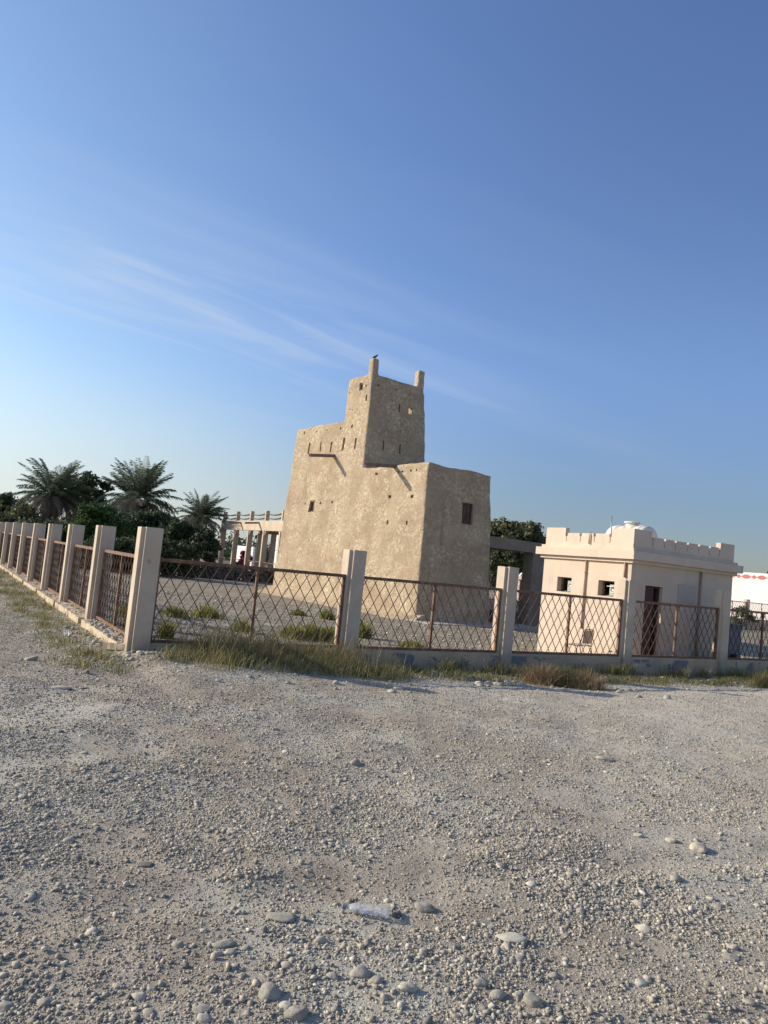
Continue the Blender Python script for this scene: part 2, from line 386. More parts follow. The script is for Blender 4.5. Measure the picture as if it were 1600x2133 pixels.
def leaf_mat(name, cols, trans=.25, rough=.6):
    t = NT(name); r = t.g.outputs['Random Per Island']
    cr = t.n.new('ShaderNodeValToRGB'); t.l.new(r, cr.inputs[0]); e = cr.color_ramp.elements
    e[0].color = (*cols[0], 1); e[1].color = (*cols[-1], 1)
    for i, cc in enumerate(cols[1:-1]): k = e.new((i+1)/(len(cols)-1)); k.color = (*cc, 1)
    m = t.done(cr.outputs[0], None, rough)
    tr = t.n.new('ShaderNodeBsdfTranslucent'); t.l.new(cr.outputs[0], tr.inputs[0]); mx = t.n.new('ShaderNodeMixShader'); mx.inputs[0].default_value = trans
    t.l.new(t.p.outputs[0], mx.inputs[1]); t.l.new(tr.outputs[0], mx.inputs[2]); t.l.new(mx.outputs[0], t.n['Material Output'].inputs[0])
    return m
M['leaf_dark'] = leaf_mat('foliage_dark', [(.045, .062, .030), (.075, .098, .045), (.135, .15, .075)])
M['leaf_mid'] = leaf_mat('foliage_mid', [(.04, .08, .022), (.07, .125, .035), (.11, .165, .05)])
M['leaf_olive'] = leaf_mat('foliage_olive', [(.06, .07, .035), (.11, .12, .055), (.20, .19, .10)])
M['palm_green'] = leaf_mat('palm_frond', [(.07, .09, .05), (.12, .145, .085), (.20, .225, .14)], .2, .5)
M['palm_dry'] = leaf_mat('palm_dry_frond', [(.20, .165, .12), (.31, .25, .19), (.42, .36, .28)], .15, .8)
M['bark'] = simple('bark', (.12, .095, .075), .95, .35, 12, .8)
M['grass_green'] = leaf_mat('grass_green', [(.07, .09, .028), (.14, .165, .055), (.25, .24, .09)], .3, .7)
M['grass_dry'] = leaf_mat('grass_dry', [(.20, .155, .075), (.30, .24, .12), (.40, .33, .19)], .3, .8)
M['grass_mix'] = leaf_mat('grass_mixed', [(.09, .11, .035), (.18, .18, .065), (.34, .28, .13), (.44, .36, .19)], .3, .8)
M['tuft'] = leaf_mat('tuft_yellow_green', [(.17, .18, .045), (.27, .26, .08), (.38, .34, .13)], .3, .8)
M['brush'] = leaf_mat('dry_brush', [(.20, .13, .075), (.33, .23, .13), (.46, .35, .21)], .25, .9)
M['magenta'] = leaf_mat('bougainvillea', [(.30, .01, .10), (.60, .03, .22), (.06, .08, .03)], .3, .7)

# ------------------------------------------------------------------ ground
def axis(f0, f1, step, far):
    a = list(np.arange(f0, f1, step)); g = step; x = f1
    while x < far: a.append(x); g *= 1.12; x += g
    a.append(far); g = step; x = f0 - g; lo = []
    while x > -far: lo.append(x); g *= 1.12; x -= g
    lo.append(-far); return np.array(lo[::-1]+a)
xs = axis(-7, 9, .07, 900); ys = axis(1.2, 17, .07, 900)
GX, GY = np.meshgrid(xs, ys)
Z = hf(GX, GY)
near = (np.abs(GX) < 12) & (GY > 0) & (GY < 20)
def vnoise(x, y, seed=0):
    xi = np.floor(x).astype(int); yi = np.floor(y).astype(int); fx = smooth(x-xi); fy = smooth(y-yi)
    def hsh(a, b):
        n = (a*374761393 + b*668265263 + seed*974634777) & 0x7fffffff; n = ((n ^ (n >> 13))*1274126177) & 0x7fffffff
        return ((n ^ (n >> 16)) & 0xffff)/65535.0
    return (hsh(xi, yi)*(1-fx)+hsh(xi+1, yi)*fx)*(1-fy) + (hsh(xi, yi+1)*(1-fx)+hsh(xi+1, yi+1)*fx)*fy
def micro(x, y):
    m = .028*(vnoise(x*1.7, y*1.7, 1)-.5) + .016*(vnoise(x*4.3, y*4.3, 2)-.5) + .012*(vnoise(x*9, y*9, 3)-.5)
    for a, c0, w in ((.42, 2.1, .13), (.42, 3.75, .13), (-.25, 5.4, .16), (-.25, 7.0, .16)):      # faint wheel ruts
        d = (y-c0-a*x)/math.hypot(1, a) + .25*(vnoise(x*.5, y*.5, 4)-.5)
        m = m - .016*np.exp(-(d/w)**2) + .007*np.exp(-((np.abs(d)-2*w)/(.6*w))**2)
    return m
Z = Z + np.where(near, micro(GX, GY), 0)
def gz(x, y):
    x = np.asarray(x, float); y = np.asarray(y, float)
    return hf(x, y) + np.where((np.abs(x) < 12) & (y > 0) & (y < 20), micro(x, y), 0)
nx, ny = len(xs), len(ys)
idx = np.arange(nx*ny).reshape(ny, nx)
Q = np.stack([idx[:-1, :-1], idx[:-1, 1:], idx[1:, 1:], idx[1:, :-1]], -1).reshape(-1, 4)
ground = np_mesh('ground', np.stack([GX, GY, Z], -1).reshape(-1, 3), Q, M['ground'], deg=4)
tag(ground, kind='structure')
S_ = (GX-C3[0])*U3[0] + (GY-C3[1])*U3[1]; T_ = (GX-C3[0])*V3[0] + (GY-C3[1])*V3[1]
inside = smooth(np.minimum(S_, T_)/.3)
dout = np.hypot(np.maximum(-S_, 0), np.maximum(-T_, 0))
edge = 1.15 + .5*vnoise(S_*.8+20, T_*.3, 5)
verge = np.where(inside > .5, .35, smooth((edge-dout)/.5))*(np.hypot(GX, GY) < 60)
def trackf(x, y):
    s = (x-C3[0])*U3[0] + (y-C3[1])*U3[1]; t = (x-C3[0])*V3[0] + (y-C3[1])*V3[1]
    a = smooth((s-1.5)/5)*smooth((-t-1.2)/.8)*smooth((t+6.5)/2.5)
    b = .5*smooth((s+1)/3)*np.exp(-((t+6.2)/1.0)**2)
    return np.clip(a+b, 0, 1)*(.55+.45*vnoise(x*1.2, y*1.2, 8))
tt_ = np.where(T_ > -2, 1, 0)*smooth((-S_-.6)/1.2)*smooth((T_+2.5)/2.5)*smooth((GY-3)/3)
for nm, arr in (('dirt', np.clip(tt_, 0, 1)*(.4+.6*vnoise(GX*1.1, GY*1.1, 21))), ('track', trackf(GX, GY)), ('verge', verge), ('inside', inside)):
    at = ground.data.attributes.new(nm, 'FLOAT', 'POINT'); at.data.foreach_set('value', np.ascontiguousarray(arr.ravel(), dtype=np.float32))

# ------------------------------------------------------------------ gravel
def ico(sub):
    bm = bmesh.new(); bmesh.ops.create_icosphere(bm, subdivisions=sub, radius=1); V = np.array([v.co[:] for v in bm.verts]); T = np.array([[v.index for v in f.verts] for f in bm.faces]); bm.free(); return V, T
ICO1, ICO2, ICO3 = ico(1), ico(2), ico(3)
def scatter(name, P, rad, base, m, flat=(.35, .7), sink=.35, bumpy=.16, kinds=10):
    V0, T0 = base; n = len(P); k = len(V0)
    shapes = []
    for i in range(kinds):
        d = V0.copy()
        for _ in range(3):
            a = rng.normal(size=3); a /= np.linalg.norm(a); d *= (1 + bumpy*rng.uniform(-1, 1)*np.sign(d@a)*np.abs(d@a)**.7)[:, None]
        d += rng.normal(size=V0.shape)*bumpy*.3
        shapes.append(d)
    shapes = np.array(shapes)
    sh = shapes[rng.integers(0, kinds, n)]
    sc = np.stack([np.ones(n), rng.uniform(.55, 1, n), rng.uniform(*flat, n)], -1)
    V = sh*sc[:, None, :]
    a = rng.uniform(0, 2*np.pi, n); ca, sa = np.cos(a)[:, None], np.sin(a)[:, None]
    tl = rng.normal(0, .16, n)[:, None]; V[..., 2] += V[..., 0]*tl
    X = V[..., 0]*ca-V[..., 1]*sa; Y = V[..., 0]*sa+V[..., 1]*ca
    V = np.stack([X, Y, V[..., 2]], -1)*rad[:, None, None]
    V += P[:, None, :]; V[..., 2] += (rad*sc[:, 2]*(1-2*sink))[:, None]
    T = (T0[None]+(np.arange(n)*k)[:, None, None]).reshape(-1, 3)
    return np_mesh(name, V.reshape(-1, 3), T, m)
def sample_ground(n, y0=1215, y1=2190, pw=1.0):
    px = rng.uniform(-80, 1680, n); hz = 1176+(px-800)*.1003
    py = hz + 90 + (y1-hz-90)*rng.uniform(0, 1, n)**pw
    X = (px-W/2)/FPX; Y = (py-H/2)/FPX
    d = _F[None]+_R[None]*X[:, None]-_U[None]*Y[:, None]
    t = (0.0-CAM_H)/d[:, 2]; P = O+d*t[:, None]
    P[:, 2] = gz(P[:, 0], P[:, 1]); return P
def st(P):
    return (P[:, 0]-C3[0])*U3[0]+(P[:, 1]-C3[1])*U3[1], (P[:, 0]-C3[0])*V3[0]+(P[:, 1]-C3[1])*V3[1]
def outside(P, m=.05):
    s, t = st(P); return ~((s > -m) & (t > -m))
def patchy(P):
    x, y = P[:, 0], P[:, 1]
    return .55*vnoise(x*1.6, y*1.6, 11)+.3*vnoise(x*4, y*4, 12)+.15*vnoise(x*10, y*10, 13)
GP = sample_ground(400000); GP = GP[outside(GP)]
keep = rng.uniform(0, 1, len(GP)) < np.clip((patchy(GP)-.42+.05*np.clip(np.hypot(GP[:, 0], GP[:, 1])-3.5, 0, 5))*4.2, .16, 1)*(1-.55*trackf(GP[:, 0], GP[:, 1]))
GP = GP[keep]; D = np.hypot(GP[:, 0], GP[:, 1])
rr = np.exp(rng.normal(math.log(.0031), .58, len(GP)))*(1+.03*D); rr = np.clip(np.maximum(rr, (.0006*D+.0009)*rng.uniform(.6, 1.4, len(GP))), .0022, .018)
tag(scatter('gravel', GP, rr, ICO1, M['stone'], flat=(.35, .8), bumpy=.38, kinds=24, sink=.24), 'grey gravel scattered over the dusty yard', kind='stuff')
GP = sample_ground(22000); GP = GP[outside(GP)]
keep = rng.uniform(0, 1, len(GP)) < np.clip((patchy(GP)-.52)*6, .02, 1)*(1-.8*trackf(GP[:, 0], GP[:, 1]))
GP = GP[keep]; D = np.hypot(GP[:, 0], GP[:, 1])
rr = np.clip(np.exp(rng.normal(math.log(.0088), .50, len(GP)))*(1+.015*D), .005, .03)
tag(scatter('pebbles', GP, rr, ICO2, M['stone'], sink=.36, bumpy=.27, flat=(.22, .5), kinds=20), 'rounded grey pebbles lying in patches on the yard', kind='stuff')
# rubble inside the enclosure and along the fence foot
GP = sample_ground(110000, pw=2.6); s, t = st(GP); D = np.hypot(GP[:, 0], GP[:, 1])
a = GP[(s > .3) & (t > .3) & (D < 60)]; a = a[rng.uniform(0, 1, len(a)) < np.clip((patchy(a)-.3)*2.5, .3, 1)]
tag(scatter('rubble', a, np.clip(np.exp(rng.normal(math.log(.013), .45, len(a)))*(1+.02*np.hypot(a[:, 0], a[:, 1])), .006, .06), ICO1, M['stone'], sink=.35), 'stony rubble on the ground inside the fence', kind='stuff')
n = 5200; sv = rng.uniform(-1.0, 26, n); tv = -rng.gamma(2.0, .33, n); k = rng.uniform(0, 1, n) < .25
sv = np.where(k, -rng.gamma(2.0, .25, n), sv); tv = np.where(k, rng.uniform(-1, 30, n), tv)
P = C3[None]+U3[None]*sv[:, None]+V3[None]*tv[:, None]; P[:, 2] = gz(P[:, 0], P[:, 1])
tag(scatter('verge_stones', P, np.clip(np.exp(rng.normal(math.log(.017), .5, n)), .008, .06), ICO1, M['stone'], sink=.3, bumpy=.22), 'loose stones strewn along the foot of the fence', kind='stuff')

n = 2600; sv = rng.uniform(-.12, .20, n); tv = np.where(rng.uniform(0, 1, n) < .6, rng.uniform(.3, 3.0, n), rng.uniform(3.3, 28, n))
P = C3[None]+U3[None]*sv[:, None]+V3[None]*tv[:, None]; P[:, 2] = .163
P = P[(tv % 3.0721) > .28]
tag(scatter('kerb_rubble', P, np.clip(np.exp(rng.normal(math.log(.012), .55, len(P))), .006, .04), ICO1, M['stone'], sink=.25, bumpy=.35), 'crumbled rubble lying on top of the side fence kerb', kind='stuff')

# individual stones
def stone(px, py, wpx, m, label, name='stone', flat=.5, z=None, group=None, ang=None, elong=1.35):
    p = onz(px, py, 0.0)
    for _ in range(4): p = onz(px, py, float(gz(p[0], p[1])))
    r = wpx*.5*p[1]/FPX
    V, T = ICO3; V = V.copy()
    f = rng.uniform(.8, 1.2, 3)
    off = Vector(rng.uniform(-50, 50, 3))
    dsp = np.array([mnoise.noise(Vector(v)*1.1+off)*.34+mnoise.noise(Vector(v)*2.7+off)*.12 for v in V]); V = V*(1+dsp)[:, None]
    for _ in range(3):                                   # a few flattened facets
        a = rng.normal(size=3); a /= np.linalg.norm(a); h = V@a; cut = rng.uniform(.62, .85); V = V-np.maximum(h-cut, 0)[:, None]*a*.85
    V *= np.array([1, 1/elong*f[0], flat*f[1]])
    V *= r
    me = bpy.data.meshes.new(name); me.from_pydata(V.tolist(), [], T.tolist()); me.polygons.foreach_set('use_smooth', [True]*len(T)); me.materials.append(M[m])
    o = bpy.data.objects.new(name, me); COL.objects.link(o)
    o.location = (p[0], p[1], p[2]+r*flat*.22); o.rotation_euler = (rng.normal(0, .08), rng.normal(0, .08), ang if ang is not None else rng.normal(0, .35)+.1)
    return tag(o, label, 'stone', group)
notable = [
 (620, 2117, 50, 'sgrey', 'large smooth grey stone at bottom edge left of centre, biggest of its cluster'),
 (562, 2072, 52, 'sgrey', 'rounded grey cobble just behind the largest bottom edge stone'),
 (597, 2098, 30, 'spale', 'pale stone wedged between two large grey cobbles near bottom edge'),
 (420, 2103, 38, 'sgrey', 'flat oval grey stone near bottom edge, behind a small pale one'),
 (425, 2124, 28, 'spale', 'pale round stone at bottom edge in front of an oval grey one'),
 (291, 2079, 30, 'spale', 'pale angular stone beside rounded one in lower left gravel'),
 (317, 2061, 26, 'sgrey', 'rounded stone touching the pale angular one at lower left'),
 (750, 2031, 44, 'sgrey', 'notched grey stone in the lower middle, left of an oval one'),
 (784, 2045, 32, 'sgrey', 'oval grey stone right beside a notched one in lower middle'),
 (847, 2060, 38, 'spale', 'light stone with pointed left end right of the lower middle pair'),
 (694, 2036, 28, 'sgrey', 'squarish grey stone standing alone left of the notched one'),
 (668, 1962, 32, 'stan', 'tan stone leaning on a smaller one below the plastic bottle'),
 (666, 1942, 19, 'spale', 'small pale stone behind the tan one below the plastic bottle'),
 (585, 1911, 62, 'sgrey', 'long flat half buried stone left of the plastic bottle'),
 (465, 1968, 50, 'sgrey', 'long flat stone half buried in gravel left of the tan stone'),
 (885, 1893, 42, 'sgrey', 'brown grey stone half buried right of the plastic bottle'),
 (826, 1907, 26, 'sdark', 'dark stone against the right end of the plastic bottle'),
 (157, 1960, 18, 'sdark', 'small black stone alone in bare dirt at lower left'),
 (305, 1802, 32, 'sdark', 'dark flat stone in the left middle of the yard'),
 (415, 1656, 30, 'sgrey', 'flat wedge shaped stone in the middle left of the yard'),
 (142, 1753, 24, 'spale', 'pale low stone on the left of the yard'),
 (740, 1592, 28, 'sgrey', 'wedge of grey stone in the middle distance of the yard'),
 (64, 1375, 28, 'sgrey', 'grey stone on the bare track at far left near the fence'),
 (242, 1370, 22, 'spale', 'pale stone beside the broken kerb at the fence corner'),
 (317, 1362, 15, 'spale', 'small pale stone right of the foot of the corner post'),
 (1455, 1770, 36, 'stan', 'smooth yellowish oval stone on the right of the yard'),
 (1397, 1752, 26, 'spale', 'pale chipped stone left of the yellowish oval one'),
 (1330, 1742, 20, 'spale', 'small white stone furthest left of the trio on the right'),
 (987, 1738, 20, 'spale', 'single white pebble right of the yard centre'),
 (1065, 1957, 62, 'spale', 'broad pale flat rock in the lower right centre'),
 (1025, 1931, 23, 'spale', 'small pale stone just behind the broad flat rock'),
 (1037, 2076, 36, 'sgrey', 'round mottled stone at bottom right of centre, shaded on its right'),
 (1110, 2089, 42, 'sgrey', 'grey brown stone sunk in dirt beside the round mottled one'),
 (1342, 1940, 34, 'spale', 'pale oval stone at right with dark shadow under it'),
 (1522, 1995, 34, 'sgrey', 'long grey stone lying flat near the lower right edge'),
 (1527, 1975, 24, 'sgrey', 'dark grey rounded stone behind the long one near lower right'),
 (1407, 1832, 30, 'sgrey', 'grey stone in the gravel patch on the right'),
 (1260, 1582, 38, 'sgrey', 'thin flat slab of stone in the right middle distance'),
 (128, 1434, 42, 'spale', 'long flat pale stone on the track at far left'),
 (175, 1433, 18, 'sgrey', 'small stone right of the long flat pale one'),
 (832, 1436, 26, 'spale', 'pale rounded stone at the grass edge below second post'),
 (818, 1442, 20, 'spale', 'lower pale stone at the grass edge below second post'),
]
for px, py, w, m, lab in notable:
    fl = .22 if w > 36 and py < 1650 or 'flat' in lab else .55
    stone(px, py, w, m, lab, flat=fl)
rest = [(1077, 2072, 20), (960, 2021, 16), (1007, 1995, 13), (1155, 2035, 25), (1172, 2036, 18), (1000, 2050, 28), (1335, 2050, 26), (1350, 2046, 16), (1560, 2090, 25), (1597, 2012, 25), (1435, 1990, 20),
        (1330, 1886, 24), (1082, 1767, 18), (92, 2092, 30), (12, 2100, 32), (48, 2045, 20), (245, 2055, 18), (370, 1970, 25), (77, 1772, 16), (410, 1751, 13), (1288, 2050, 16), (1452, 1752, 14), (1300, 1960, 14),
        (560, 2030, 15), (530, 2020, 14), (505, 2033, 17), (480, 1985, 22), (455, 1988, 20), (575, 2010, 18), (610, 2025, 18), (640, 1985, 16), (700, 1930, 14), (150, 1860, 13), (65, 1862, 20), (60, 1874, 16),
        (165, 1870, 16), (230, 1850, 14), (1180, 1950, 14), (1250, 1905, 14), (1370, 1875, 16), (1420, 1870, 14), (1480, 1873, 16), (1520, 1805, 13), (1560, 1760, 14), (1590, 1815, 15), (290, 1900, 16),
        (495, 1825, 18), (520, 1770, 14), (205, 1690, 13), (320, 1660, 12), (650, 1640, 14), (90, 1610, 18), (175, 1570, 16), (330, 1585, 12), (515, 1590, 14), (575, 1520, 12), (885, 1840, 12), (930, 1785, 13)]
for px, py, w in rest:
    stone(px, py, w*1.08, random.choice(['sgrey', 'sgrey', 'spale', 'stan']), 'rounded fist sized stone lying loose among the finer gravel', group='loose stones among the gravel')
# heap of stones at the verge
for k in range(20):
    px = 1048+random.gauss(0, 26); py = 1424+random.gauss(0, 4.5) + (px-1048)*.02
    stone(px, py, random.uniform(9, 19), random.choice(['sgrey', 'spale', 'sgrey', 'stan']), 'stone in the small heap on the grass verge below the third post', group='stones heaped on the verge', flat=.7)
for px, py in ((455, 1420), (520, 1412), (700, 1425), (950, 1402), (905, 1405), (1290, 1443), (1310, 1440), (1240, 1448), (1150, 1432), (1205, 1428), (1330, 1452), (600, 1424), (1390, 1455), (265, 1368), (292, 1362), (205, 1345), (188, 1330)):
    stone(px, py, random.uniform(10, 18), random.choice(['sgrey', 'spale']), 'pale stone lying in the grassy strip below the fence', group='stones in the verge grass', flat=.6)

# ------------------------------------------------------------------ fences
ZT, ZR, ZB = 1.793, 1.385, .205
def post_part(parent, s, t, z0, scale=1.0):
    m = MB()
    m.box((s, t, z0), (s+.236, t+.060, ZT)); m.box((s-.055, t+.0605, z0), (s+.230, t+.27, ZT-.003))
    return m.build('post', M['post'], parent, bevel=.004)
def panel_part(parent, a, b, c, along, z0=ZB, z1=ZR, cw=.193, chh=.325, depth=None):
    """a..b run along the fence, c is the offset across it; along='s' or 't'"""
    def P(q, z, off=0.0): return (q, c+off, z) if along == 's' else (c+off, q, z)
    fr = MB()
    def bx(m, q0, q1, za, zb, w): m.box(P(q0, za, -w/2), P(q1, zb, w/2))
    bx(fr, a, b, z1-.05, z1, .045); bx(fr, a, b, z0, z0+.042, .045)
    bx(fr, a, a+.045, z0+.042, z1-.05, .044); bx(fr, b-.045, b, z0+.042, z1-.05, .044)
    mid = (a+b)/2; bx(fr, mid-.02, mid+.02, z0+.042, z1-.05, .040)
    pan = fr.build('panel', M['rust'], parent)
    lt = MB()
    for x0, x1 in ((a+.045, mid-.02), (mid+.02, b-.045)):
        za, zb = z0+.042, z1-.05; hh = zb-za; k = chh/cw            # bars rise k per metre
        run = hh/k; ph = (hash((round(a, 2), round(x0, 2))) % 7)*.011 + .03
        for sgn, o in ((1, .006), (-1, -.006)):
            q = x0-run+ph
            while q < x1:
                # line from (q,za) to (q+run,zb), clipped
                qa, qb = max(q, x0), min(q+run, x1)
                if qb-qa > .01:
                    ta, tb = (qa-q)*k, (qb-q)*k
                    pz = (za+ta, za+tb) if sgn == 1 else (zb-ta, zb-tb); j0, j1 = rng.normal(0, .0035, 2); pz = (min(max(pz[0]+j0, za), zb), min(max(pz[1]+j1, za), zb))
                    lt.bar(P(qa, pz[0], o), P(qb, pz[1], o), .0098, .0098, up=(0, 1, 0) if along == 's' else (1, 0, 0))
                q += cw
    return pan, lt.build('lattice', M['bars'], pan, recalc=False)
front = empty('fence', (C3[0], C3[1], 0), TH)
tag(front, 'long front fence of cream posts on a low plinth with rusty diamond lattice', 'fence')
S1 = 3.2979; NP = 9
for n in range(NP):
    x, y = C3[:2]+U3[:2]*S1*n; post_part(front, S1*n, 0, min(hfs(x, y), hfs(*(C3[:2]+U3[:2]*(S1*n+.2)-V3[:2]*.1)))-.25)
    if n < NP-1:
        panel_part(front, S1*n+.236, S1*(n+1)-.056, .115, 's')
        pl = MB(); pl.box((S1*n+.2365, .045, -.5), (S1*(n+1)-.0555, .235, ZB-.002)); pl.build('plinth', M['plinth'], front, bevel=.008)
side = empty('fence', (C3[0], C3[1], 0), TH)
tag(side, 'side fence of cream posts and sunlit rusty lattice receding to the left', 'fence')
S2 = 3.0721; NS = 14
def ragged(name, x0, x1, y0, y1, z0, z1, m, parent, seg=.06, amp=.03, jag=.05):
    """a low wall with a crumbling top"""
    n = max(2, int((y1-y0)/seg)); vs = []; fs = []; so_ = random.uniform(0, 99)
    nw = 5
    for i in range(n+1):
        y = y0+(y1-y0)*i/n
        for j in range(nw):
            fx = j/(nw-1); x = x0+(x1-x0)*fx
            q = mnoise.noise(Vector((y*5+so_, fx*3, 0))); z = z1 - max(0, q)*jag*(1-fx*.3) + mnoise.noise(Vector((y*17, fx*9, so_)))*amp*.5
            vs.append((x+(mnoise.noise(Vector((y*9, so_, fx)))*.012 if j in (0, nw-1) else 0), y, z))
        vs.append((x1, y, z0)); vs.append((x0, y, z0))
    w = nw+2
    for i in range(n):
        for j in range(w): a = i*w+j; b = i*w+(j+1) % w; fs.append((a, b, b+w, a+w))
    fs.append(tuple(range(w))[::-1]); fs.append(tuple(n*w+j for j in range(w)))
    mb = MB(); mb.v = vs; mb.f = fs; return mb.build(name, m, parent)
for n in range(1, NS):
    post_part(side, 0, S2*n, -.3)
for n in range(0, NS-1):
    panel_part(side, S2*n+.275, S2*(n+1)-.004, .10, 't', z0=.20, z1=1.387)
    ragged('plinth', -.15, .22, S2*n+.272, S2*(n+1)-.003, -.3, .172, M['kerb'], side)
# broken kerb piece at the corner
kp = onz(246, 1343, .13)
kb = MB()
bm_ = bmesh.new(); bmesh.ops.create_cube(bm_, size=1); bmesh.ops.subdivide_edges(bm_, edges=bm_.edges[:], cuts=5, use_grid_fill=True)
for v in bm_.verts:
    v.co = Vector((v.co.x*.42, v.co.y*.13, v.co.z*.085)); v.co += Vector((mnoise.noise(v.co*9), mnoise.noise(v.co*9+Vector((5, 0, 0))), mnoise.noise(v.co*9+Vector((0, 7, 0)))))*.014
me = bpy.data.meshes.new('broken_kerb'); bm_.to_mesh(me); bm_.free(); me.materials.append(M['kerb'])
o = bpy.data.objects.new('broken_kerb', me); COL.objects.link(o); o.location = (kp[0], kp[1], .115); o.rotation_euler = (R(4), R(-6), R(-22))
tag(o, 'broken length of cream kerb fallen beside the fence corner post', 'kerb piece')

# ------------------------------------------------------------------ mud tower
KX, KY, TT, G = 1.444, 25.401, .627, -.2
TU = np.array([math.cos(TT), math.sin(TT), 0]); TV = np.array([-math.sin(TT), math.cos(TT), 0]); KP = np.array([KX, KY, G])
B1, B2 = .038, .063
tower = empty('mud_tower', (KX, KY, G), TT)
tag(tower, 'tall mud plastered watchtower with stepped blocks and two corner finials', 'tower')
def tl(px, py):        # local (v, z) of an image point on the sunlit face
    n = TU - B1*np.array([0, 0, 1]); q = onplane(px, py, KP, n)-KP; return q@TV, q[2]
def tr(px, py, v0=0.):  # local (u, z) of an image point on the shaded faces
    n = TV - B2*np.array([0, 0, 1]); q = onplane(px, py, KP+TV*v0, n)-KP; return q@TU, q[2]
V0T = 4.12
def frus(m, z0, z1, fu0, fu1, fv0, fv1):
    def ring(z): return [(fu0(z), fv0(z), z), (fu1(z), fv0(z), z), (fu1(z), fv1(z), z), (fu0(z), fv1(z), z)]
    m.hexa(ring(z0)+ring(z1))
parts = []
def tmpobj(mb):
    o = mb.build('tmp', M['mud']); return o
m1 = MB(); frus(m1, -.4, 5.56, lambda z: B1*z, lambda z: 3.58-.05*z, lambda z: B2*z, lambda z: 6.0)
m2 = MB(); frus(m2, -.4, 9.50, lambda z: B1*z+.001, lambda z: 3.365-(z-6.27)*.0725, lambda z: V0T+B2*z, lambda z: 6.36+.008*z)
m3 = MB(); frus(m3, -.4, 7.68, lambda z: B1*z, lambda z: 3.6-.05*z, lambda z: 4.6, lambda z: 10.656-.036*z)
m4 = MB(); frus(m4, 9.2, 10.17, lambda z: .37, lambda z: .69-(z-9.5)*.03, lambda z: 4.72, lambda z: 5.06)
m5 = MB(); frus(m5, 9.2, 10.22, lambda z: 2.76, lambda z: 3.13-(z-9.5)*.02, lambda z: 4.72, lambda z: 5.06)
bmj = bmesh.new()
obs_ = [tmpobj(m) for m in (m1, m2, m3, m4, m5)]
base = obs_[0]
for o_ in obs_[1:]:
    md = base.modifiers.new('b', 'BOOLEAN'); md.operation = 'UNION'; md.object = o_; md.solver = 'EXACT'
rm = base.modifiers.new('r', 'REMESH'); rm.mode = 'VOXEL'; rm.voxel_size = .05
dg = bpy.context.evaluated_depsgraph_get(); dg.update()
tm = bpy.data.meshes.new_from_object(base.evaluated_get(dg))
for o_ in obs_: bpy.data.objects.remove(o_)
# soften the arrises, then push the surface about by hand-made unevenness
bmt = bmesh.new(); bmt.from_mesh(tm)
for _ in range(3): bmesh.ops.smooth_vert(bmt, verts=bmt.verts, factor=.5, use_axis_x=True, use_axis_y=True, use_axis_z=True)
for v in bmt.verts:
    c = v.co; nn = mnoise.noise(c*.7)*.05 + mnoise.noise(c*2.1)*.022 + mnoise.noise(c*5.3)*.010
    v.co = c + v.normal*nn
    if v.normal.z > .5: v.co.z += mnoise.noise(Vector((c.x*.9, c.y*.9, 3)))*.05
    if c.z < .5: v.co.y += 0; v.co -= Vector((TU[0]*0, 0, 0))
bmt.to_mesh(tm); bmt.free()
body = bpy.data.objects.new('wall', tm); COL.objects.link(body)
# openings
cut = MB()
def cutL(px, py, wpx, hpx, depth=.3, lean=0.0):
    v, z = tl(px, py); d = 25.0+v*TV[1]; k = d/FPX
    wv = wpx*k/abs(.62); hz_ = hpx*k; u = B1*z
    c = [(-.3+u, v-wv/2, z-hz_/2), (depth+u, v-wv/2, z-hz_/2), (depth+u, v+wv/2, z-hz_/2), (-.3+u, v+wv/2, z-hz_/2)]
    cut.hexa(c+[(p[0], p[1]+lean*wv, p[2]+hz_) for p in c]); return v, z, wv, hz_
def cutR(px, py, wpx, hpx, v0=0., depth=.3, taper=1.0):
    u, z = tr(px, py, v0); d = 25.4+u*TU[1]+v0*TV[1]; k = d/FPX; wu = wpx*k/.86; hz_ = hpx*k; v = v0+B2*z
    c = [(u-wu/2, v-.3, z-hz_/2), (u+wu/2, v-.3, z-hz_/2), (u+wu/2, v+depth, z-hz_/2), (u-wu/2, v+depth, z-hz_/2)]
    cut.hexa(c+[(p[0], p[1], p[2]+hz_) for p in c]); return u, z, wu, hz_
for px, py, w, h in ((642.5, 934, 4.0, 24), (667.5, 930.6, 3.2, 21), (690, 931, 4, 22), (714.7, 925, 4.6, 28), (740.5, 924, 4.2, 24)): cutL(px, py, w, h)
for px, py, w, h in ((708.6, 892, 3, 5), (734, 888, 4, 7), (681.6, 896, 2.2, 4), (659.6, 899, 2.2, 4), (633.6, 901, 2.6, 5), (668, 1048, 3.4, 5), (692, 1045.6, 4, 6), (635.6, 1049, 2.6, 4.5), (611, 1050, 2, 4),
                     (812.8, 1034.7, 5.6, 6.5), (858.8, 1034, 6.2, 7), (807.6, 1088, 4.4, 8.5), (847.5, 1089, 4, 8.5), (784.7, 987, 6.5, 4.5), (838, 982, 5, 4.5), (830, 983, 3, 4), (856, 980, 4, 4.5), (867.8, 979, 2.6, 4.5),
                     (762.5, 803.5, 2.8, 3.8), (762.3, 828, 4, 14), (728.7, 818.5, 2, 3.5), (734, 853, 2, 3), (729, 852, 1.8, 3)):
    cutL(px, py, w, h, .25)
w1 = cutL(650, 1054.5, 14, 25, .32)
w2 = cutL(752.6, 805.5, 8.5, 17, .26)
for px, py, w, h in ((788.3, 802.7, 4, 4.5), (825.5, 811.3, 3.4, 4), (854.3, 820.7, 3, 4), (835.7, 897, 2.6, 3), (800, 900, 2, 2), (832, 850.7, 3.4, 17), (799, 928, 3.6, 21), (834.5, 934.7, 3.4, 20)):
    cutR(px, py, w, h, V0T, .26)
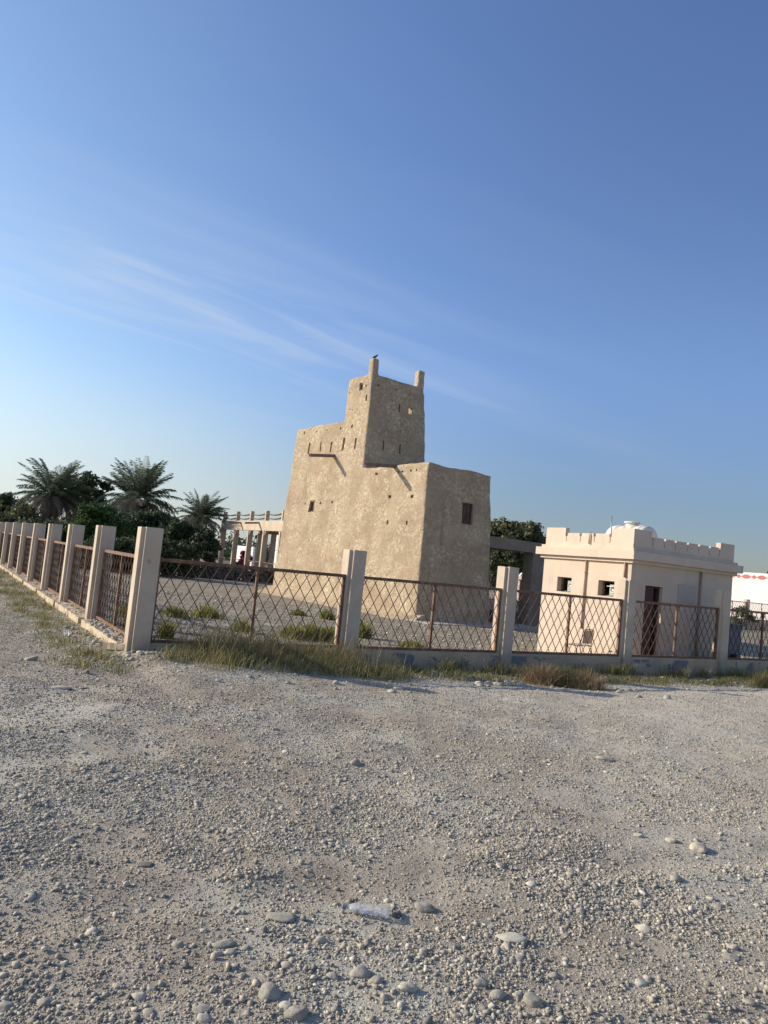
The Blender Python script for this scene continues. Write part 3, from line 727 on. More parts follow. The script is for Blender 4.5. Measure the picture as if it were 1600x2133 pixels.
cutR(855, 855.5, 8.5, 15, V0T, .7)
w3 = cutR(974, 1070, 26, 45, 0, .22)
for px, py in ((919.7, 1133), (884.5, 1184), (942, 1192), (905, 1102), (960, 1140), (935, 1012), (1000, 1150)): cutR(px, py, 2.2, 3, 0, .12)
# open roof terrace inside the parapet; the rear side is broken down so that the sun comes in
cut.box((.58, 5.18, 7.75), (2.70, 6.16, 10.5)); cut.box((1.95, 4.86, 7.95), (2.699, 5.3, 10.4)); cut.box((.585, 6.10, 8.60), (2.65, 6.9, 10.5))
co_ = cut.build('tmp', M['mud']); bo = body.modifiers.new('c', 'BOOLEAN'); bo.operation = 'DIFFERENCE'; bo.object = co_; bo.solver = 'EXACT'
bo.use_self = True
dg = bpy.context.evaluated_depsgraph_get(); dg.update(); tm2 = bpy.data.meshes.new_from_object(body.evaluated_get(dg))
body.modifiers.clear(); body.data = tm2; bpy.data.objects.remove(co_); body.parent = tower
print('tower verts', len(tm2.vertices))
if not tm2.materials: tm2.materials.append(M['mud'])
tm2.polygons.foreach_set('use_smooth', [True]*len(tm2.polygons))
try:
    tm2.set_sharp_from_angle(angle=R(42))
except Exception as e: print(e)
# windows of the tower
def windowL(w, name='window'):
    v, z, wv, hz_ = w; u = B1*z+.035; t_ = .05
    f = MB(); y0, y1, z0, z1 = v-wv/2+.004, v+wv/2-.004, z-hz_/2+.004, z+hz_/2-.004
    f.box((u, y0, z0), (u+.06, y0+t_, z1)); f.box((u, y1-t_, z0), (u+.06, y1, z1)); f.box((u, y0+t_, z0), (u+.06, y1-t_, z0+t_)); f.box((u, y0+t_, z1-t_), (u+.06, y1-t_, z1))
    fr = f.build('window', M['wood'], tower)
    s_ = MB(); s_.box((u+.03, y0+t_+.001, z0+t_+.001), (u+.05, (y0+y1)/2-.01, z1-t_-.001)); s_.build('shutter', M['gutter'], fr)
windowL(w1); windowL(w2)
u_, z_, wu_, hz_ = w3; v_ = B2*z_+.07; f = MB(); t_ = .06
x0, x1, z0, z1 = u_-wu_/2+.004, u_+wu_/2-.004, z_-hz_/2+.004, z_+hz_/2-.004
f.box((x0, v_, z0), (x0+t_, v_+.07, z1)); f.box((x1-t_, v_, z0), (x1, v_+.07, z1)); f.box((x0+t_, v_, z0), (x1-t_, v_+.07, z0+t_)); f.box((x0+t_, v_, z1-t_), (x1-t_, v_+.07, z1))
fr = f.build('window', M['wood'], tower, bevel=.004)
for a, b in ((x0+t_+.003, (x0+x1)/2-.006), ((x0+x1)/2+.006, x1-t_-.003)):
    s_ = MB(); s_.box((a, v_+.02, z0+t_+.003), (b, v_+.05, z1-t_-.003)); s_.box((a+.04, v_+.012, z0+.14), (b-.04, v_+.0195, z1-.14)); s_.build('shutter', M['wood'], fr, bevel=.002)
M['wood_dark'] = wood_dark()
for ob_ in [fr]+[o_ for o_ in bpy.data.objects if o_.parent == fr]: ob_.data.materials[0] = M['wood_dark']
# wooden water spouts
for (v, z, ln, dr) in ((6.77, 6.19, 1.21, -.14), (2.37, 5.515, 1.33, -.10)):
    s_ = MB(); u0 = B1*z+.12; p = Vector((u0, v, z+.02)); q = Vector((B1*z-ln, v, z+dr*ln))
    w_, h_ = .13, .10
    for o1, ww, o2, hh in ((0, w_, -h_/2, .025), (-w_/2+.0125, .025, .0127, h_), (w_/2-.0125, .025, .0127, h_)):
        s_.bar(p+Vector((0, o1, o2)), q+Vector((0, o1, o2)), ww, hh)
    s_.build('water_spout', M['gutter'], tower)
# bird
bt = bmesh.new()
bz = KP+TU*.50+TV*4.86
verts_b = [(-.09, 0, .02, .012), (-.03, 0, .055, .032), (.03, 0, .085, .038), (.065, 0, .125, .022), (.08, 0, .145, .022), (.105, 0, .145, .005)]
sk = bpy.data.meshes.new('bird'); sk.from_pydata([v[:3] for v in verts_b]+[(.01, .015, .03), (.01, .015, .0), (.01, -.015, .03), (.01, -.015, .0)], [(0, 1), (1, 2), (2, 3), (3, 4), (4, 5), (1, 6), (6, 7), (1, 8), (8, 9)], [])
bo_ = bpy.data.objects.new('tmp', sk); COL.objects.link(bo_); sm_ = bo_.modifiers.new('s', 'SKIN')
for i, v in enumerate(sk.skin_vertices[0].data if sk.skin_vertices else []): pass
if not sk.skin_vertices:
    bpy.context.view_layer.objects.active = bo_
for i, r_ in enumerate([v[3] for v in verts_b]+[.006]*4):
    if sk.skin_vertices: sk.skin_vertices[0].data[i].radius = (r_, r_)
bo_.modifiers.new('ss', 'SUBSURF').levels = 1
dg = bpy.context.evaluated_depsgraph_get(); dg.update(); bm2 = bpy.data.meshes.new_from_object(bo_.evaluated_get(dg)); bpy.data.objects.remove(bo_)
if len(bm2.vertices) < 20:
    b_ = MB(); b_.tube([v[:3] for v in verts_b], [v[3] for v in verts_b]); bird = b_.build('bird', M['bird'], smooth_=True)
else:
    bm2.materials.clear(); bm2.materials.append(M['bird']); bird = bpy.data.objects.new('bird', bm2); COL.objects.link(bird)
bird.location = (bz[0], bz[1], G+10.16); bird.scale = (1.3, 1.3, 1.3); bird.rotation_euler = (0, 0, .3)
tag(bird, 'small dark bird perched on the taller left finial of the tower', 'bird')
# earth apron at the foot of the sunlit face, plus slab beside it
ap = MB(); n = 40
for i in range(n+1):
    v = -.25+11.2*i/n; w0 = .55+.25*mnoise.noise(Vector((v*.8, 0, 0)))
    if v < .2: w0 *= .5
    hh = .20+.07*mnoise.noise(Vector((v*.6, 4, 0)))+.012*v
    ap.v += [(.25, v, -.15), (.25, v, hh+.03), (.02, v, hh), (-w0*.5, v, hh*.45), (-w0, v, .03), (-w0-.3, v, -.04), (-w0-.3, v, -.15)]
for i in range(n):
    for j in range(6): a = i*7+j; ap.f.append((a, a+1, a+8, a+7))
ap.f.append(tuple(range(7))); ap.f.append(tuple(n*7+j for j in range(7))[::-1])
apo = ap.build('earth_apron', M['mud'], tower, smooth_=False)
sl = MB(); sl.box((-.3, -1.15, -.25), (5.6, .35, .035)); sb = sl.build('concrete_apron', M['slab'], bevel=.015)
sb.location = (KX, KY, G); sb.rotation_euler = (0, 0, TT); tag(sb, 'low concrete apron along the shaded foot of the mud tower', 'paving')
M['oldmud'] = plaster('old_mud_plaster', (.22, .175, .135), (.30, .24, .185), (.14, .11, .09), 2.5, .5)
# porch: beam and pillar to the right of the tower
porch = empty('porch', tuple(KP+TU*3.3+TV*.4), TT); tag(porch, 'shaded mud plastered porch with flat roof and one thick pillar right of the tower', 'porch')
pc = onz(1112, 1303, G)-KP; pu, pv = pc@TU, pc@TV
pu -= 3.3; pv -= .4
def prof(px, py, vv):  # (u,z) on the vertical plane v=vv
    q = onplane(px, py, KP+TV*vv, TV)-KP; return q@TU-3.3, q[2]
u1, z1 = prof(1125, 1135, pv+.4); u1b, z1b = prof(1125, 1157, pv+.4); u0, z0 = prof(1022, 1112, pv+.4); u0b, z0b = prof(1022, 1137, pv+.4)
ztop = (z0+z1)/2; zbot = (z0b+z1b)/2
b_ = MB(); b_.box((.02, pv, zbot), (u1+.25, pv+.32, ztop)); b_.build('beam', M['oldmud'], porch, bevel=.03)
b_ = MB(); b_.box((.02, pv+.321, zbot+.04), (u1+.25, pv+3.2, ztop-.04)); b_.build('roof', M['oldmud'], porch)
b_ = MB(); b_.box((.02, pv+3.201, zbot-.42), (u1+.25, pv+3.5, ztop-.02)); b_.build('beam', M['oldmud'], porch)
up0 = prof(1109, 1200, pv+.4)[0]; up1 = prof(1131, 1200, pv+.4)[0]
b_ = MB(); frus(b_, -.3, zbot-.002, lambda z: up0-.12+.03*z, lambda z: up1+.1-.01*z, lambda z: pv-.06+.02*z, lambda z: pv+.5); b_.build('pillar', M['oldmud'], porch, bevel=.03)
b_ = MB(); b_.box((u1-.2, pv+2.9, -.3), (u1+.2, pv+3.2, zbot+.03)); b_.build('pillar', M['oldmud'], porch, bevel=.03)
for lab, (px, py), (w_, h_, d_), mm in (('low red block at the right end of the tower foot', (1029, 1294), (.42, .42, .5), 'brick'), ('dark low block beside the porch pillar', (1082, 1290), (.6, .30, .5), 'sdark')):
    p = onz(px, py, G); b_ = MB(); b_.box((-w_/2, 0, 0), (w_/2, d_, h_-.1)); b_.box((-w_/2-.03, -.03, h_-.099), (w_/2+.03, d_+.03, h_))
    o = b_.build('masonry_block', M[mm], bevel=.01); o.location = (p[0], p[1], G); o.rotation_euler = (0, 0, TT); tag(o, lab, 'block')

# ------------------------------------------------------------------ small service building
HP = np.array([5.7301, 16.6861, G])
house = empty('service_building', tuple(HP), TH)
tag(house, 'small peach plastered flat roofed block with crenellated parapet', 'building')
ZO = .2                                     # measured heights are above z=0
LV, LU = 2.80, 3.82
def wallx(y0, y1, x0, x1, z0, z1, ops):     # wall running along x (u) with openings (x0,x1,z0,z1)
    m = MB(); cur = x0
    for a, b, c, d in sorted(ops):
        if a > cur: m.box((cur, y0, z0), (a, y1, z1))
        if c > z0: m.box((a, y0, z0), (b, y1, c))
        if d < z1: m.box((a, y0, d), (b, y1, z1))
        cur = b
    m.box((cur, y0, z0), (x1, y1, z1)); return m
fr_ops = [(.515, 1.135, 0.04, 1.93)]
m = wallx(0, .2, 0, LU, -.2, 2.36+ZO, fr_ops)
m2_ = MB(); cur = .2                        # sunlit wall along y with two windows
wins = [(.46, .94, 1.39+ZO, 1.75+ZO), (1.80, 2.28, 1.38+ZO, 1.745+ZO)]
for a, b, c, d in wins:
    m2_.box((0, cur, -.2), (.2, a, 2.36+ZO)); m2_.box((0, a, -.2), (.2, b, c)); m2_.box((0, a, d), (.2, b, 2.36+ZO)); cur = b
m2_.box((0, cur, -.2), (.2, LV, 2.36+ZO))
m.v, m.f = m.v, m.f
off = len(m.v); m.v += m2_.v; m.f += [tuple(i+off for i in f) for f in m2_.f]
m.box((LU-.2, .2, -.2), (LU, LV, 2.36+ZO)); m.box((.2, LV-.2, -.2), (LU-.2, LV, 2.36+ZO))
m.build('wall', M['house'], house, recalc=True)
rf = MB(); rf.box((.19, .19, 2.30+ZO), (LU-.19, LV-.19, 2.355+ZO)); rf.build('roof', M['house'], house)
co = MB()
def ring(m, o, z0, z1, w=.3): m.box((-o, -o, z0), (LU+o, w, z1)); m.box((-o, w, z0), (w, LV+o, z1)); m.box((LU-w, w, z0), (LU+o, LV+o, z1)); m.box((w, LV-w, z0), (LU-w, LV+o, z1))
ring(co, .075, 2.205+ZO, 2.283+ZO); ring(co, .17, 2.2835+ZO, 2.475+ZO); ring(co, .07, 2.4755+ZO, 2.545+ZO)
co.build('cornice', M['trim'], house, bevel=.004)
pa = MB(); ZL_, ZH_ = 2.86+ZO, 2.99+ZO; zb_ = 2.546+ZO
def crenel(m, L, corner0, corner1, slots, place):
    """parapet strip along one wall: tall corners, wide lower merlons, narrow notches with a scored groove below"""
    place(m, 0.0, corner0, zb_, ZH_, 0)
    cur = corner0
    for s0 in slots:
        a, b = s0-.036, s0+.036
        if a > cur: place(m, cur, a, zb_, ZL_, 0)
        zn = ZL_-.075
        place(m, a, s0-.012, zb_, zn, 0); place(m, s0+.012, b, zb_, zn, 0); place(m, s0-.012, s0+.012, zb_, zb_+.10, 0); place(m, s0-.012, s0+.012, zb_+.10, zn, .035)
        cur = b
    place(m, cur, L-corner1, zb_, ZL_, 0); place(m, L-corner1, L, zb_, ZH_, 0)
def hv(px, py): q = onplane(px, py, HP, U3)-HP; return q@V3
def hu(px, py): q = onplane(px, py, HP, V3)-HP; return q@U3
slL = sorted(hv(x, y) for x, y in ((1272, 1115), (1239, 1112), (1210, 1110), (1181, 1107)))
slR = sorted(hu(x, y) for x, y in ((1360.7, 1118), (1386, 1120), (1408, 1125), (1433.5, 1128), (1456.6, 1132), (1479, 1136), (1499.6, 1139)))
crenel(pa, LU, slR[0]-.036, LU-slR[-1]-.036, slR, lambda m, a, b, z0, z1, r: m.box((a, r, z0), (b, .13, z1)))
crenel(pa, LV-.131, slL[0]-.036-.131, LV-slL[-1]-.036, [s-.131 for s in slL], lambda m, a, b, z0, z1, r: m.box((r, a+.1305, z0), (.13, b+.1305, z1)))
pa.box((LU-.13, .1305, zb_), (LU, LV, ZL_)); pa.box((.1305, LV-.13, zb_), (LU-.1305, LV, ZL_))
pa.build('parapet', M['trim'], house)
d_ = MB(); d_.box((.56, .08, .04), (.92, .12, 1.90)); d_.box((.60, .072, .2), (.88, .0795, .85)); d_.box((.60, .072, 1.0), (.88, .0795, 1.75)); dl = d_.build('door', M['door'], house, bevel=.003)
d_ = MB(); d_.box((.516, .09, .04), (.558, .17, 1.929)); d_.box((1.09, .09, .04), (1.134, .17, 1.929)); d_.box((.5585, .09, 1.885), (1.0895, .17, 1.929)); d_.build('door_frame', M['door'], house)
d_ = MB(); d_.tube([(.885, .06, .98), (.885, .035, 1.0), (.885, .035, 1.08), (.885, .06, 1.10)], .008); d_.build('handle', M['steel'], dl)
for a, b, c, d in wins:
    w_ = MB(); x_ = .155; t_ = .025
    w_.box((x_, a+.002, c+.002), (x_+.05, a+t_, d-.002)); w_.box((x_, b-t_, c+.002), (x_+.05, b-.002, d-.002)); w_.box((x_, a+t_, c+.002), (x_+.05, b-t_, c+t_)); w_.box((x_, a+t_, d-t_), (x_+.05, b-t_, d-.002))
    wf = w_.build('window', M['wood'], house)
    # extractor fan set in the near half of each opening
    yc = a+.14; zc_ = (c+d)/2-.02
    p_ = MB(); p_.box((x_-.005, a+t_, c+t_), (x_+.02, a+.26, d-.07)); p_.build('fan_plate', M['steel'], wf)
    f_ = MB(); f_.lathe([(.070, -.01), (.080, -.04), (.068, -.052), (.058, -.04), (.054, -.01)], 20, 'x', (x_-.0, yc, zc_)); fo = f_.build('extractor_fan', M['tank'], wf, smooth_=True)
    h_ = MB(); h_.tube([(x_-.03, yc-.01, zc_), (x_-.05, yc-.01, zc_)], .026, 12)
    if a < 1: h_.box((x_-.13, yc-.10, zc_+.072), (x_-.01, yc+.10, zc_+.085))
    h_.build('fan_hood', M['white'], wf)
pn = MB(); pn.box((1.69, -.022, 1.41+ZO), (2.33, -.0005, 1.85+ZO)); pn.build('wall_board', simple('board_paint', (.50, .43, .36), .8, .08, 5), house, bevel=.004)
for nm, pts, r_ in (('drain_pipe', [(-.035, 1.34, 2.20+ZO), (-.035, 1.34, 1.75), (-.035, 1.33, .75)], .022), ('drain_pipe', [(-.035, .165, 2.20+ZO), (-.035, .155, 1.86+ZO)], .028), ('drain_pipe', [(2.50, -.035, 2.20+ZO), (2.50, -.035, .02)], .026),
                    ('overflow_pipe', [(.02, 1.30, 2.87+ZO), (-.035, 1.30, 2.84+ZO), (-.035, 1.30, 2.60+ZO)], .018)):
    p_ = MB(); p_.tube(pts, r_, 10); po = p_.build(nm, M['pipe'], house, smooth_=True)
    if nm == 'drain_pipe' and pts[0][2]-pts[-1][2] > 1:
        c_ = MB()
        for zz in (2.1, 1.6, .85):
            q = pts[0]; c_.lathe([(r_+.007, zz-.012), (r_+.007, zz+.012)], 10, 'z', (q[0], q[1], 0))
        c_.build('pipe_clip', M['pipe'], po)
# roof tank
tq = onplane(1354, 1118, HP+V3*.75, V3)
tk = empty('water_tank', (tq[0], tq[1], G+2.64), TH); tag(tk, 'white ribbed plastic water tank lying on the small block roof', 'tank')
RT = .37; LT_ = 1.15; pr = [(RT*.35, -.02), (RT*.80, 0), (RT*.95, .03), (RT, .08)]
for k in range(4):
    y = .2+k*.24; pr += [(RT, y-.05), (RT+.018, y-.035), (RT+.018, y+.015), (RT, y+.03)]
pr += [(RT, LT_-.08), (RT*.95, LT_-.03), (RT*.8, LT_), (RT*.35, LT_+.02)]
t_ = MB(); t_.lathe(pr, 40, 'y', (0, 0, RT+.03)); t_.build('tank_body', M['tank'], tk, smooth_=True)
t_ = MB(); t_.lathe([(.15, 2*RT+.0), (.16, 2*RT+.09), (.20, 2*RT+.092), (.20, 2*RT+.12), (.17, 2*RT+.135)], 28, 'z', (0, LT_*.5, 0)); t_.build('tank_lid', M['tank'], tk)
t_ = MB(); t_.box((-.28, .2, -.12), (.28, .28, .06)); t_.box((-.28, .85, -.12), (.28, .93, .06)); t_.build('cradle', M['steel'], tk)
# antenna pipe
ap_ = onplane(1276, 1100, HP+U3*.45, U3); ab = MB(); ab.tube([(0, 0, 0), (-.02, .015, .62), (-.035, .02, 1.0)], .014, 8); ab.tube([(-.012, .01, .40), (.12, .03, .44)], .009, 6)
ao = ab.build('antenna_pole', M['steel'], smooth_=True); ao.location = (ap_[0], ap_[1], 2.155+ZO-.02+.0); tag(ao, 'thin steel antenna pole rising from the roof beside the tank', 'pole')

# chair in front of the sunlit wall
ch = HP - U3*.62 + V3*.62
chair = empty('chair', (ch[0], ch[1], G), TH+R(8)); tag(chair, 'worn beige chair on thin dark metal legs by the sunlit wall', 'chair')
def fr3(pts, r_=.010): return MB().tube(pts, r_, 6)
# chair faces local +y (away to the left in view)
sx_ = .21
for sgn in (-1, 1):
    fr3([(sgn*sx_, .40, 0), (sgn*sx_, .36, .42)]).build('leg', M['dark'], chair, smooth_=True)
    fr3([(sgn*sx_, -.10, 0), (sgn*sx_, 0, .42)]).build('leg', M['dark'], chair, smooth_=True)
bk = MB(); bk.tube([(-sx_, 0, .42), (-sx_, -.06, .75), (-sx_+.05, -.07, .80), (sx_-.05, -.07, .80), (sx_, -.06, .75), (sx_, 0, .42)], .010, 6); bk.tube([(-sx_, 0, .415), (-sx_, .38, .415), (sx_, .38, .415), (sx_, 0, .415)], .010, 6); bk.build('frame', M['dark'], chair, smooth_=True)
s_ = MB(); n = 8
for i in range(n+1):
    for j in range(n+1):
        a, b = -1+2*i/n, j/n; s_.v.append((a*.195, .01+.38*b, .435-.018*(1-a*a)*(1-(2*b-1)**2)))
for i in range(n):
    for j in range(n): q = i*(n+1)+j; s_.f.append((q, q+1, q+n+2, q+n+1))
so2 = s_.build('seat', M['chairshell'], chair, smooth_=True); so2.modifiers.new('t', 'SOLIDIFY').thickness = .02
s_ = MB()
for i in range(n+1):
    for j in range(n+1):
        a, b = -1+2*i/n, j/n; s_.v.append((a*.185*(1-.1*b*b), -.045-.02*b-.02*(1-a*a), .48+.30*b))
for i in range(n):
    for j in range(n): q = i*(n+1)+j; s_.f.append((q, q+1, q+n+2, q+n+1))
so2 = s_.build('backrest', M['chairshell'], chair, smooth_=True); so2.modifiers.new('t', 'SOLIDIFY').thickness = .02
# rusty hoop
hp = C3+U3*(3*S1+.55)+V3*.75
h_ = MB(); h_.tube([(-.2, 0, 0), (-.2, 0, .36), (-.15, 0, .42), (.12, 0, .42), (.2, 0, .34), (.2, 0, 0)], .016, 8); h_.tube([(-.2, 0, .27), (.2, 0, .25)], .012, 8)
ho = h_.build('metal_hoop', M['rust'], smooth_=True); ho.location = (hp[0], hp[1], G); ho.rotation_euler = (0, 0, TH); tag(ho, 'bent rusty metal hoop standing just behind the fence by the door', 'metal frame')
# grey blue cabinet
cp = onz(1532, 1362, G); cp = onplane(1532, 1330, HP+V3*.25, V3)
cab = empty('metal_cabinet', (cp[0], cp[1], G), TH); tag(cab, 'blue grey metal cabinet with overhanging lid past the right corner of the block', 'cabinet')
k_ = cp[1]/FPX; cw_, chh_ = 40*k_/1.0, 1.6-(1296-1247)*k_+.2
b_ = MB(); b_.box((-cw_/2, 0, .12), (cw_/2, .7, chh_-.05)); b_.build('cabinet_body', M['bluegrey'], cab, bevel=.01)
b_ = MB(); b_.box((-cw_/2-.06, -.06, chh_-.049), (cw_/2+.06, .76, chh_)); b_.build('lid', M['bluegrey'], cab, bevel=.006)
b_ = MB(); b_.box((-cw_/2+.06, -.03, .10), (.05, -.001, .40)); b_.build('vent_grille', M['dark'], cab)
for sx2 in (-1, 1):
    b_ = MB(); b_.box((sx2*cw_/2-.08*sx2-.04, .05, -.02), (sx2*cw_/2-.08*sx2+.04, .65, .119)); b_.build('foot', M['dark'], cab)

# ------------------------------------------------------------------ vegetation builders
def leaves(P, size, m, name, parent, asp=.55, up=.0):
    n = len(P); a = rng.normal(size=(n, 3)); a /= np.linalg.norm(a, axis=1)[:, None]
    b = np.cross(a, rng.normal(size=(n, 3))); b /= np.linalg.norm(b, axis=1)[:, None]
    s = size*rng.uniform(.6, 1.4, n)[:, None]
    c = [P-a*s, P+b*s*asp, P+a*s, P-b*s*asp]
    V = np.stack(c, 1).reshape(-1, 3); T = np.arange(4*n).reshape(-1, 4)
    return np_mesh(name, V, T, m, parent, smooth_=False, deg=4)
def tree(name, label, px, ytop, wpx, depth, mat, cat='tree', nleaf=9000, size=.10, group=None, base_z=None, lobes=16, trunk=True, flat=.75, ybot=None, sparse=False):
    p = atdepth(px, ytop, depth); top = p[2]; x, y = p[0], p[1]; w = wpx*depth/FPX/2
    gz_ = hfs(x, y) if base_z is None else base_z; hgt = top-gz_
    root = empty(name, (x, y, gz_)); tag(root, label, cat, group)
    cb = hgt*.22 if ybot is None else max(0.05, atdepth(px, ybot, depth)[2]-gz_)
    cen = []
    for i in range(lobes):
        a = rng.uniform(0, 2*np.pi); rr_ = w*math.sqrt(rng.uniform(0, 1))*.72; f = rr_/w
        zz = cb+(hgt-cb)*rng.uniform(.12, 1-.35*f*f)
        cr = w*rng.uniform(.22, .42); zz = min(zz, hgt-cr*flat*.9)
        cen.append((rr_*math.cos(a), rr_*math.sin(a), max(zz, cb*.6+.1), cr))
    cen[0] = (0, 0, hgt-w*.25, w*.28)
    per = nleaf//lobes; P = []
    for cx, cy, cz, cr in cen:
        nsub = 14; sub = rng.normal(size=(nsub, 3)); sub /= np.linalg.norm(sub, axis=1)[:, None]; sub *= cr*rng.uniform(.45, 1.0, (nsub, 1))
        pick = sub[rng.integers(0, nsub, per)]; q = pick+rng.normal(size=(per, 3))*cr*.21
        q[:, 2] *= flat; P.append(q+np.array([cx, cy, cz]))
    P = np.concatenate(P); P = P[P[:, 2] > .02]
    leaves(P, size, mat, 'crown', root)
    if trunk:
        t_ = MB(); tr_ = max(.05, w*.06)
        t_.tube([(0, 0, -.2), (.03*w, .02*w, cb*.6), (.02, -.03*w, hgt*.55)], [tr_, tr_*.8, tr_*.45], 8)
        for cx, cy, cz, cr in cen[:9]:
            t_.tube([(.02, 0, cb*.7+.1), (cx*.45, cy*.45, cz*.62+.1), (cx*.95, cy*.95, cz)], [tr_*.5, tr_*.3, tr_*.1], 5)
        for _ in range(26):
            cx, cy, cz, cr = cen[rng.integers(0, len(cen))]; d = rng.normal(size=3); d[2] = abs(d[2])+.4; d /= np.linalg.norm(d); e = rng.normal(0, .25, 3)
            a0 = np.array([cx, cy, cz]); t_.tube([tuple(a0), tuple(a0+d*cr*.7), tuple(a0+(d+e*.5)*cr*1.15)], [tr_*.10, tr_*.06, tr_*.02], 4)
        t_.build('trunk', M['bark'], root, smooth_=True)
    return root
def palm(label, px, py, rpx, depth, seed, base_z=-.2, nfr=52, ndry=70):
    rs = np.random.default_rng(seed); c = atdepth(px, py, depth); L = rpx*depth/FPX*1.18
    root = empty('date_palm', (c[0], c[1], base_z)); tag(root, label, 'palm tree', 'date palms beyond the fence'); H_ = c[2]-base_z
    t_ = MB(); n = 22; pts = [(.04*math.sin(i*.7), .04*math.cos(i*.9), H_*i/n) for i in range(n+1)]
    t_.tube(pts, [.24+.035*(i % 2) for i in range(n+1)], 10); t_.build('trunk', M['bark'], root)
    def fronds(cnt, elo, ehi, droop, m, nm, lf, lenf):
        V = []; T = []
        for k in range(cnt):
            az = rs.uniform(0, 2*np.pi); el = R(rs.uniform(elo, ehi)); ln = L*rs.uniform(*lenf); dp = droop*rs.uniform(.6, 1.3)
            seg = 26; p = np.array([.1*math.cos(az), .1*math.sin(az), H_+rs.uniform(-.25, .1)]); e = el; side_ = np.array([-math.sin(az), math.cos(az), 0]); pts_ = []
            for i in range(seg+1):
                d = np.array([math.cos(az)*math.cos(e), math.sin(az)*math.cos(e), math.sin(e)]); pts_.append((p.copy(), d)); p = p+d*ln/seg; e -= dp/seg*(0.4+1.4*i/seg)
            for i in range(seg):
                p0, d0 = pts_[i]; p1, _ = pts_[i+1]; up_ = np.cross(d0, side_); wr = .022*(1-i/seg)+.005; b = len(V)
                V += [p0-side_*wr, p0+side_*wr, p1+side_*wr, p1-side_*wr]; T.append((b, b+1, b+2, b+3))
                if i > 2:
                    f = i/seg; ll = lf*L*math.sin(math.pi*min(1, .12+f*.86))**.6
                    for sg in (-1, 1):
                        for sub in (0, .5):
                            q = p0+(p1-p0)*sub
                            dirn = side_*sg*.72+d0*.62-up_*(.28+rs.uniform(-.15, .3))+rs.normal(0, .09, 3); dirn /= np.linalg.norm(dirn); wv = np.cross(dirn, side_+up_*.5); wv /= np.linalg.norm(wv)+1e-6; wv *= .014*L/1.8
                            tip = q+dirn*ll*rs.uniform(.8, 1.1); tip[2] -= ll*.12; b = len(V); mid = q+(tip-q)*.5
                            V += [q-wv, mid-wv*.9, tip, mid+wv*.9]; T.append((b, b+1, b+2, b+3))
        np_mesh(nm, np.array(V), np.array(T), m, root, smooth_=False, deg=4)
    fronds(nfr, 22, 88, .85, M['palm_green'], 'fronds', .19, (.75, 1.05)); fronds(14, -5, 25, 1.3, M['palm_green'], 'lower_fronds', .19, (.8, 1.0)); fronds(ndry, -80, 8, 1.2, M['palm_dry'], 'dry_fronds', .17, (.55, .95))
palm('leftmost date palm with long drooping left fronds above the fence', 112, 1028, 76, 56, 3)
palm('middle date palm of three, widest crown, right of the dark tree', 286, 1038, 84, 56, 8)
palm('smallest date palm of three, rightmost, next to the arcade', 420, 1075, 54, 52, 14)
TG = 'trees and thickets beyond the fence'
tree('thorn_tree', 'dark bushy tree standing between the left and middle palms', 185, 984, 120, 60, M['leaf_dark'], nleaf=15000, size=.13, group=TG, lobes=22)
tree('thorn_tree', 'dark tree at the far left edge of the picture', 8, 1025, 110, 62, M['leaf_dark'], nleaf=9000, size=.14, group=TG)
tree('thorn_tree', 'low olive tree just left of the leftmost palm', 52, 1046, 110, 55, M['leaf_olive'], nleaf=9000, size=.12, group=TG)
tree('thorn_tree', 'feathery green thorn tree in front of the dark tree between palms', 215, 1052, 150, 46, M['leaf_mid'], nleaf=17000, size=.085, group=TG, lobes=22)
tree('thorn_tree', 'dark thicket under the middle palm', 320, 1063, 130, 50, M['leaf_dark'], nleaf=13000, size=.11, group=TG, lobes=20)
tree('thorn_tree', 'dark bushy thicket right of the corner post', 385, 1085, 130, 44, M['leaf_dark'], nleaf=14000, size=.10, group=TG, lobes=20)
tree('thorn_tree', 'dark shrub under the smallest palm, left of the arcade', 440, 1103, 60, 43, M['leaf_dark'], nleaf=8000, size=.09, group=TG)
tree('thorn_tree', 'low dark thicket behind the left fence near the leftmost palm', 105, 1088, 160, 46, M['leaf_dark'], nleaf=12000, size=.1, group=TG, lobes=20)
tree('thorn_tree', 'low dark thicket at far left behind the side fence', 10, 1075, 140, 48, M['leaf_dark'], nleaf=10000, size=.1, group=TG, lobes=18)
tree('thorn_tree', 'low dark bush spreading at ground level right of the corner post', 345, 1125, 150, 40, M['leaf_dark'], nleaf=12000, size=.09, group=TG, lobes=20, ybot=1190)
tree('thorn_tree', 'low bush behind the second post of the side fence', 240, 1120, 140, 40, M['leaf_dark'], nleaf=12000, size=.09, group=TG, lobes=20, ybot=1190)
tree('broadleaf_tree', 'round green tree behind the porch, left of the small block', 1078, 1086, 140, 46, M['leaf_olive'], nleaf=22000, size=.12, group=TG, lobes=34, ybot=1185, flat=.95)
tree('shrub', 'dark low bush seen under the porch roof', 1062, 1140, 110, 44, M['leaf_dark'], 'bush', nleaf=9000, size=.10, group=TG, ybot=1190)
tree('shrub', 'dark leafy shrub against the shaded wall left of the blue grey cabinet', 1470, 1291, 34, 19.3, M['leaf_dark'], 'bush', nleaf=5000, size=.035, lobes=12, trunk=False, ybot=1350)
tree('shrub', 'bare pale twiggy bush in front of the white wall at far right', 1546, 1262, 60, 40, M['leaf_olive'], 'bush', nleaf=1500, size=.05, lobes=10)
tree('bougainvillea', 'bright magenta bougainvillea bush seen through the arcade', 508, 1149, 40, 58, M['magenta'], 'bush', nleaf=5000, size=.09, lobes=10, trunk=False)
tree('broadleaf_tree', 'distant dark tree just above the white wall at the right edge', 1606, 1188, 30, 90, M['leaf_dark'], nleaf=4000, size=.2, lobes=10)
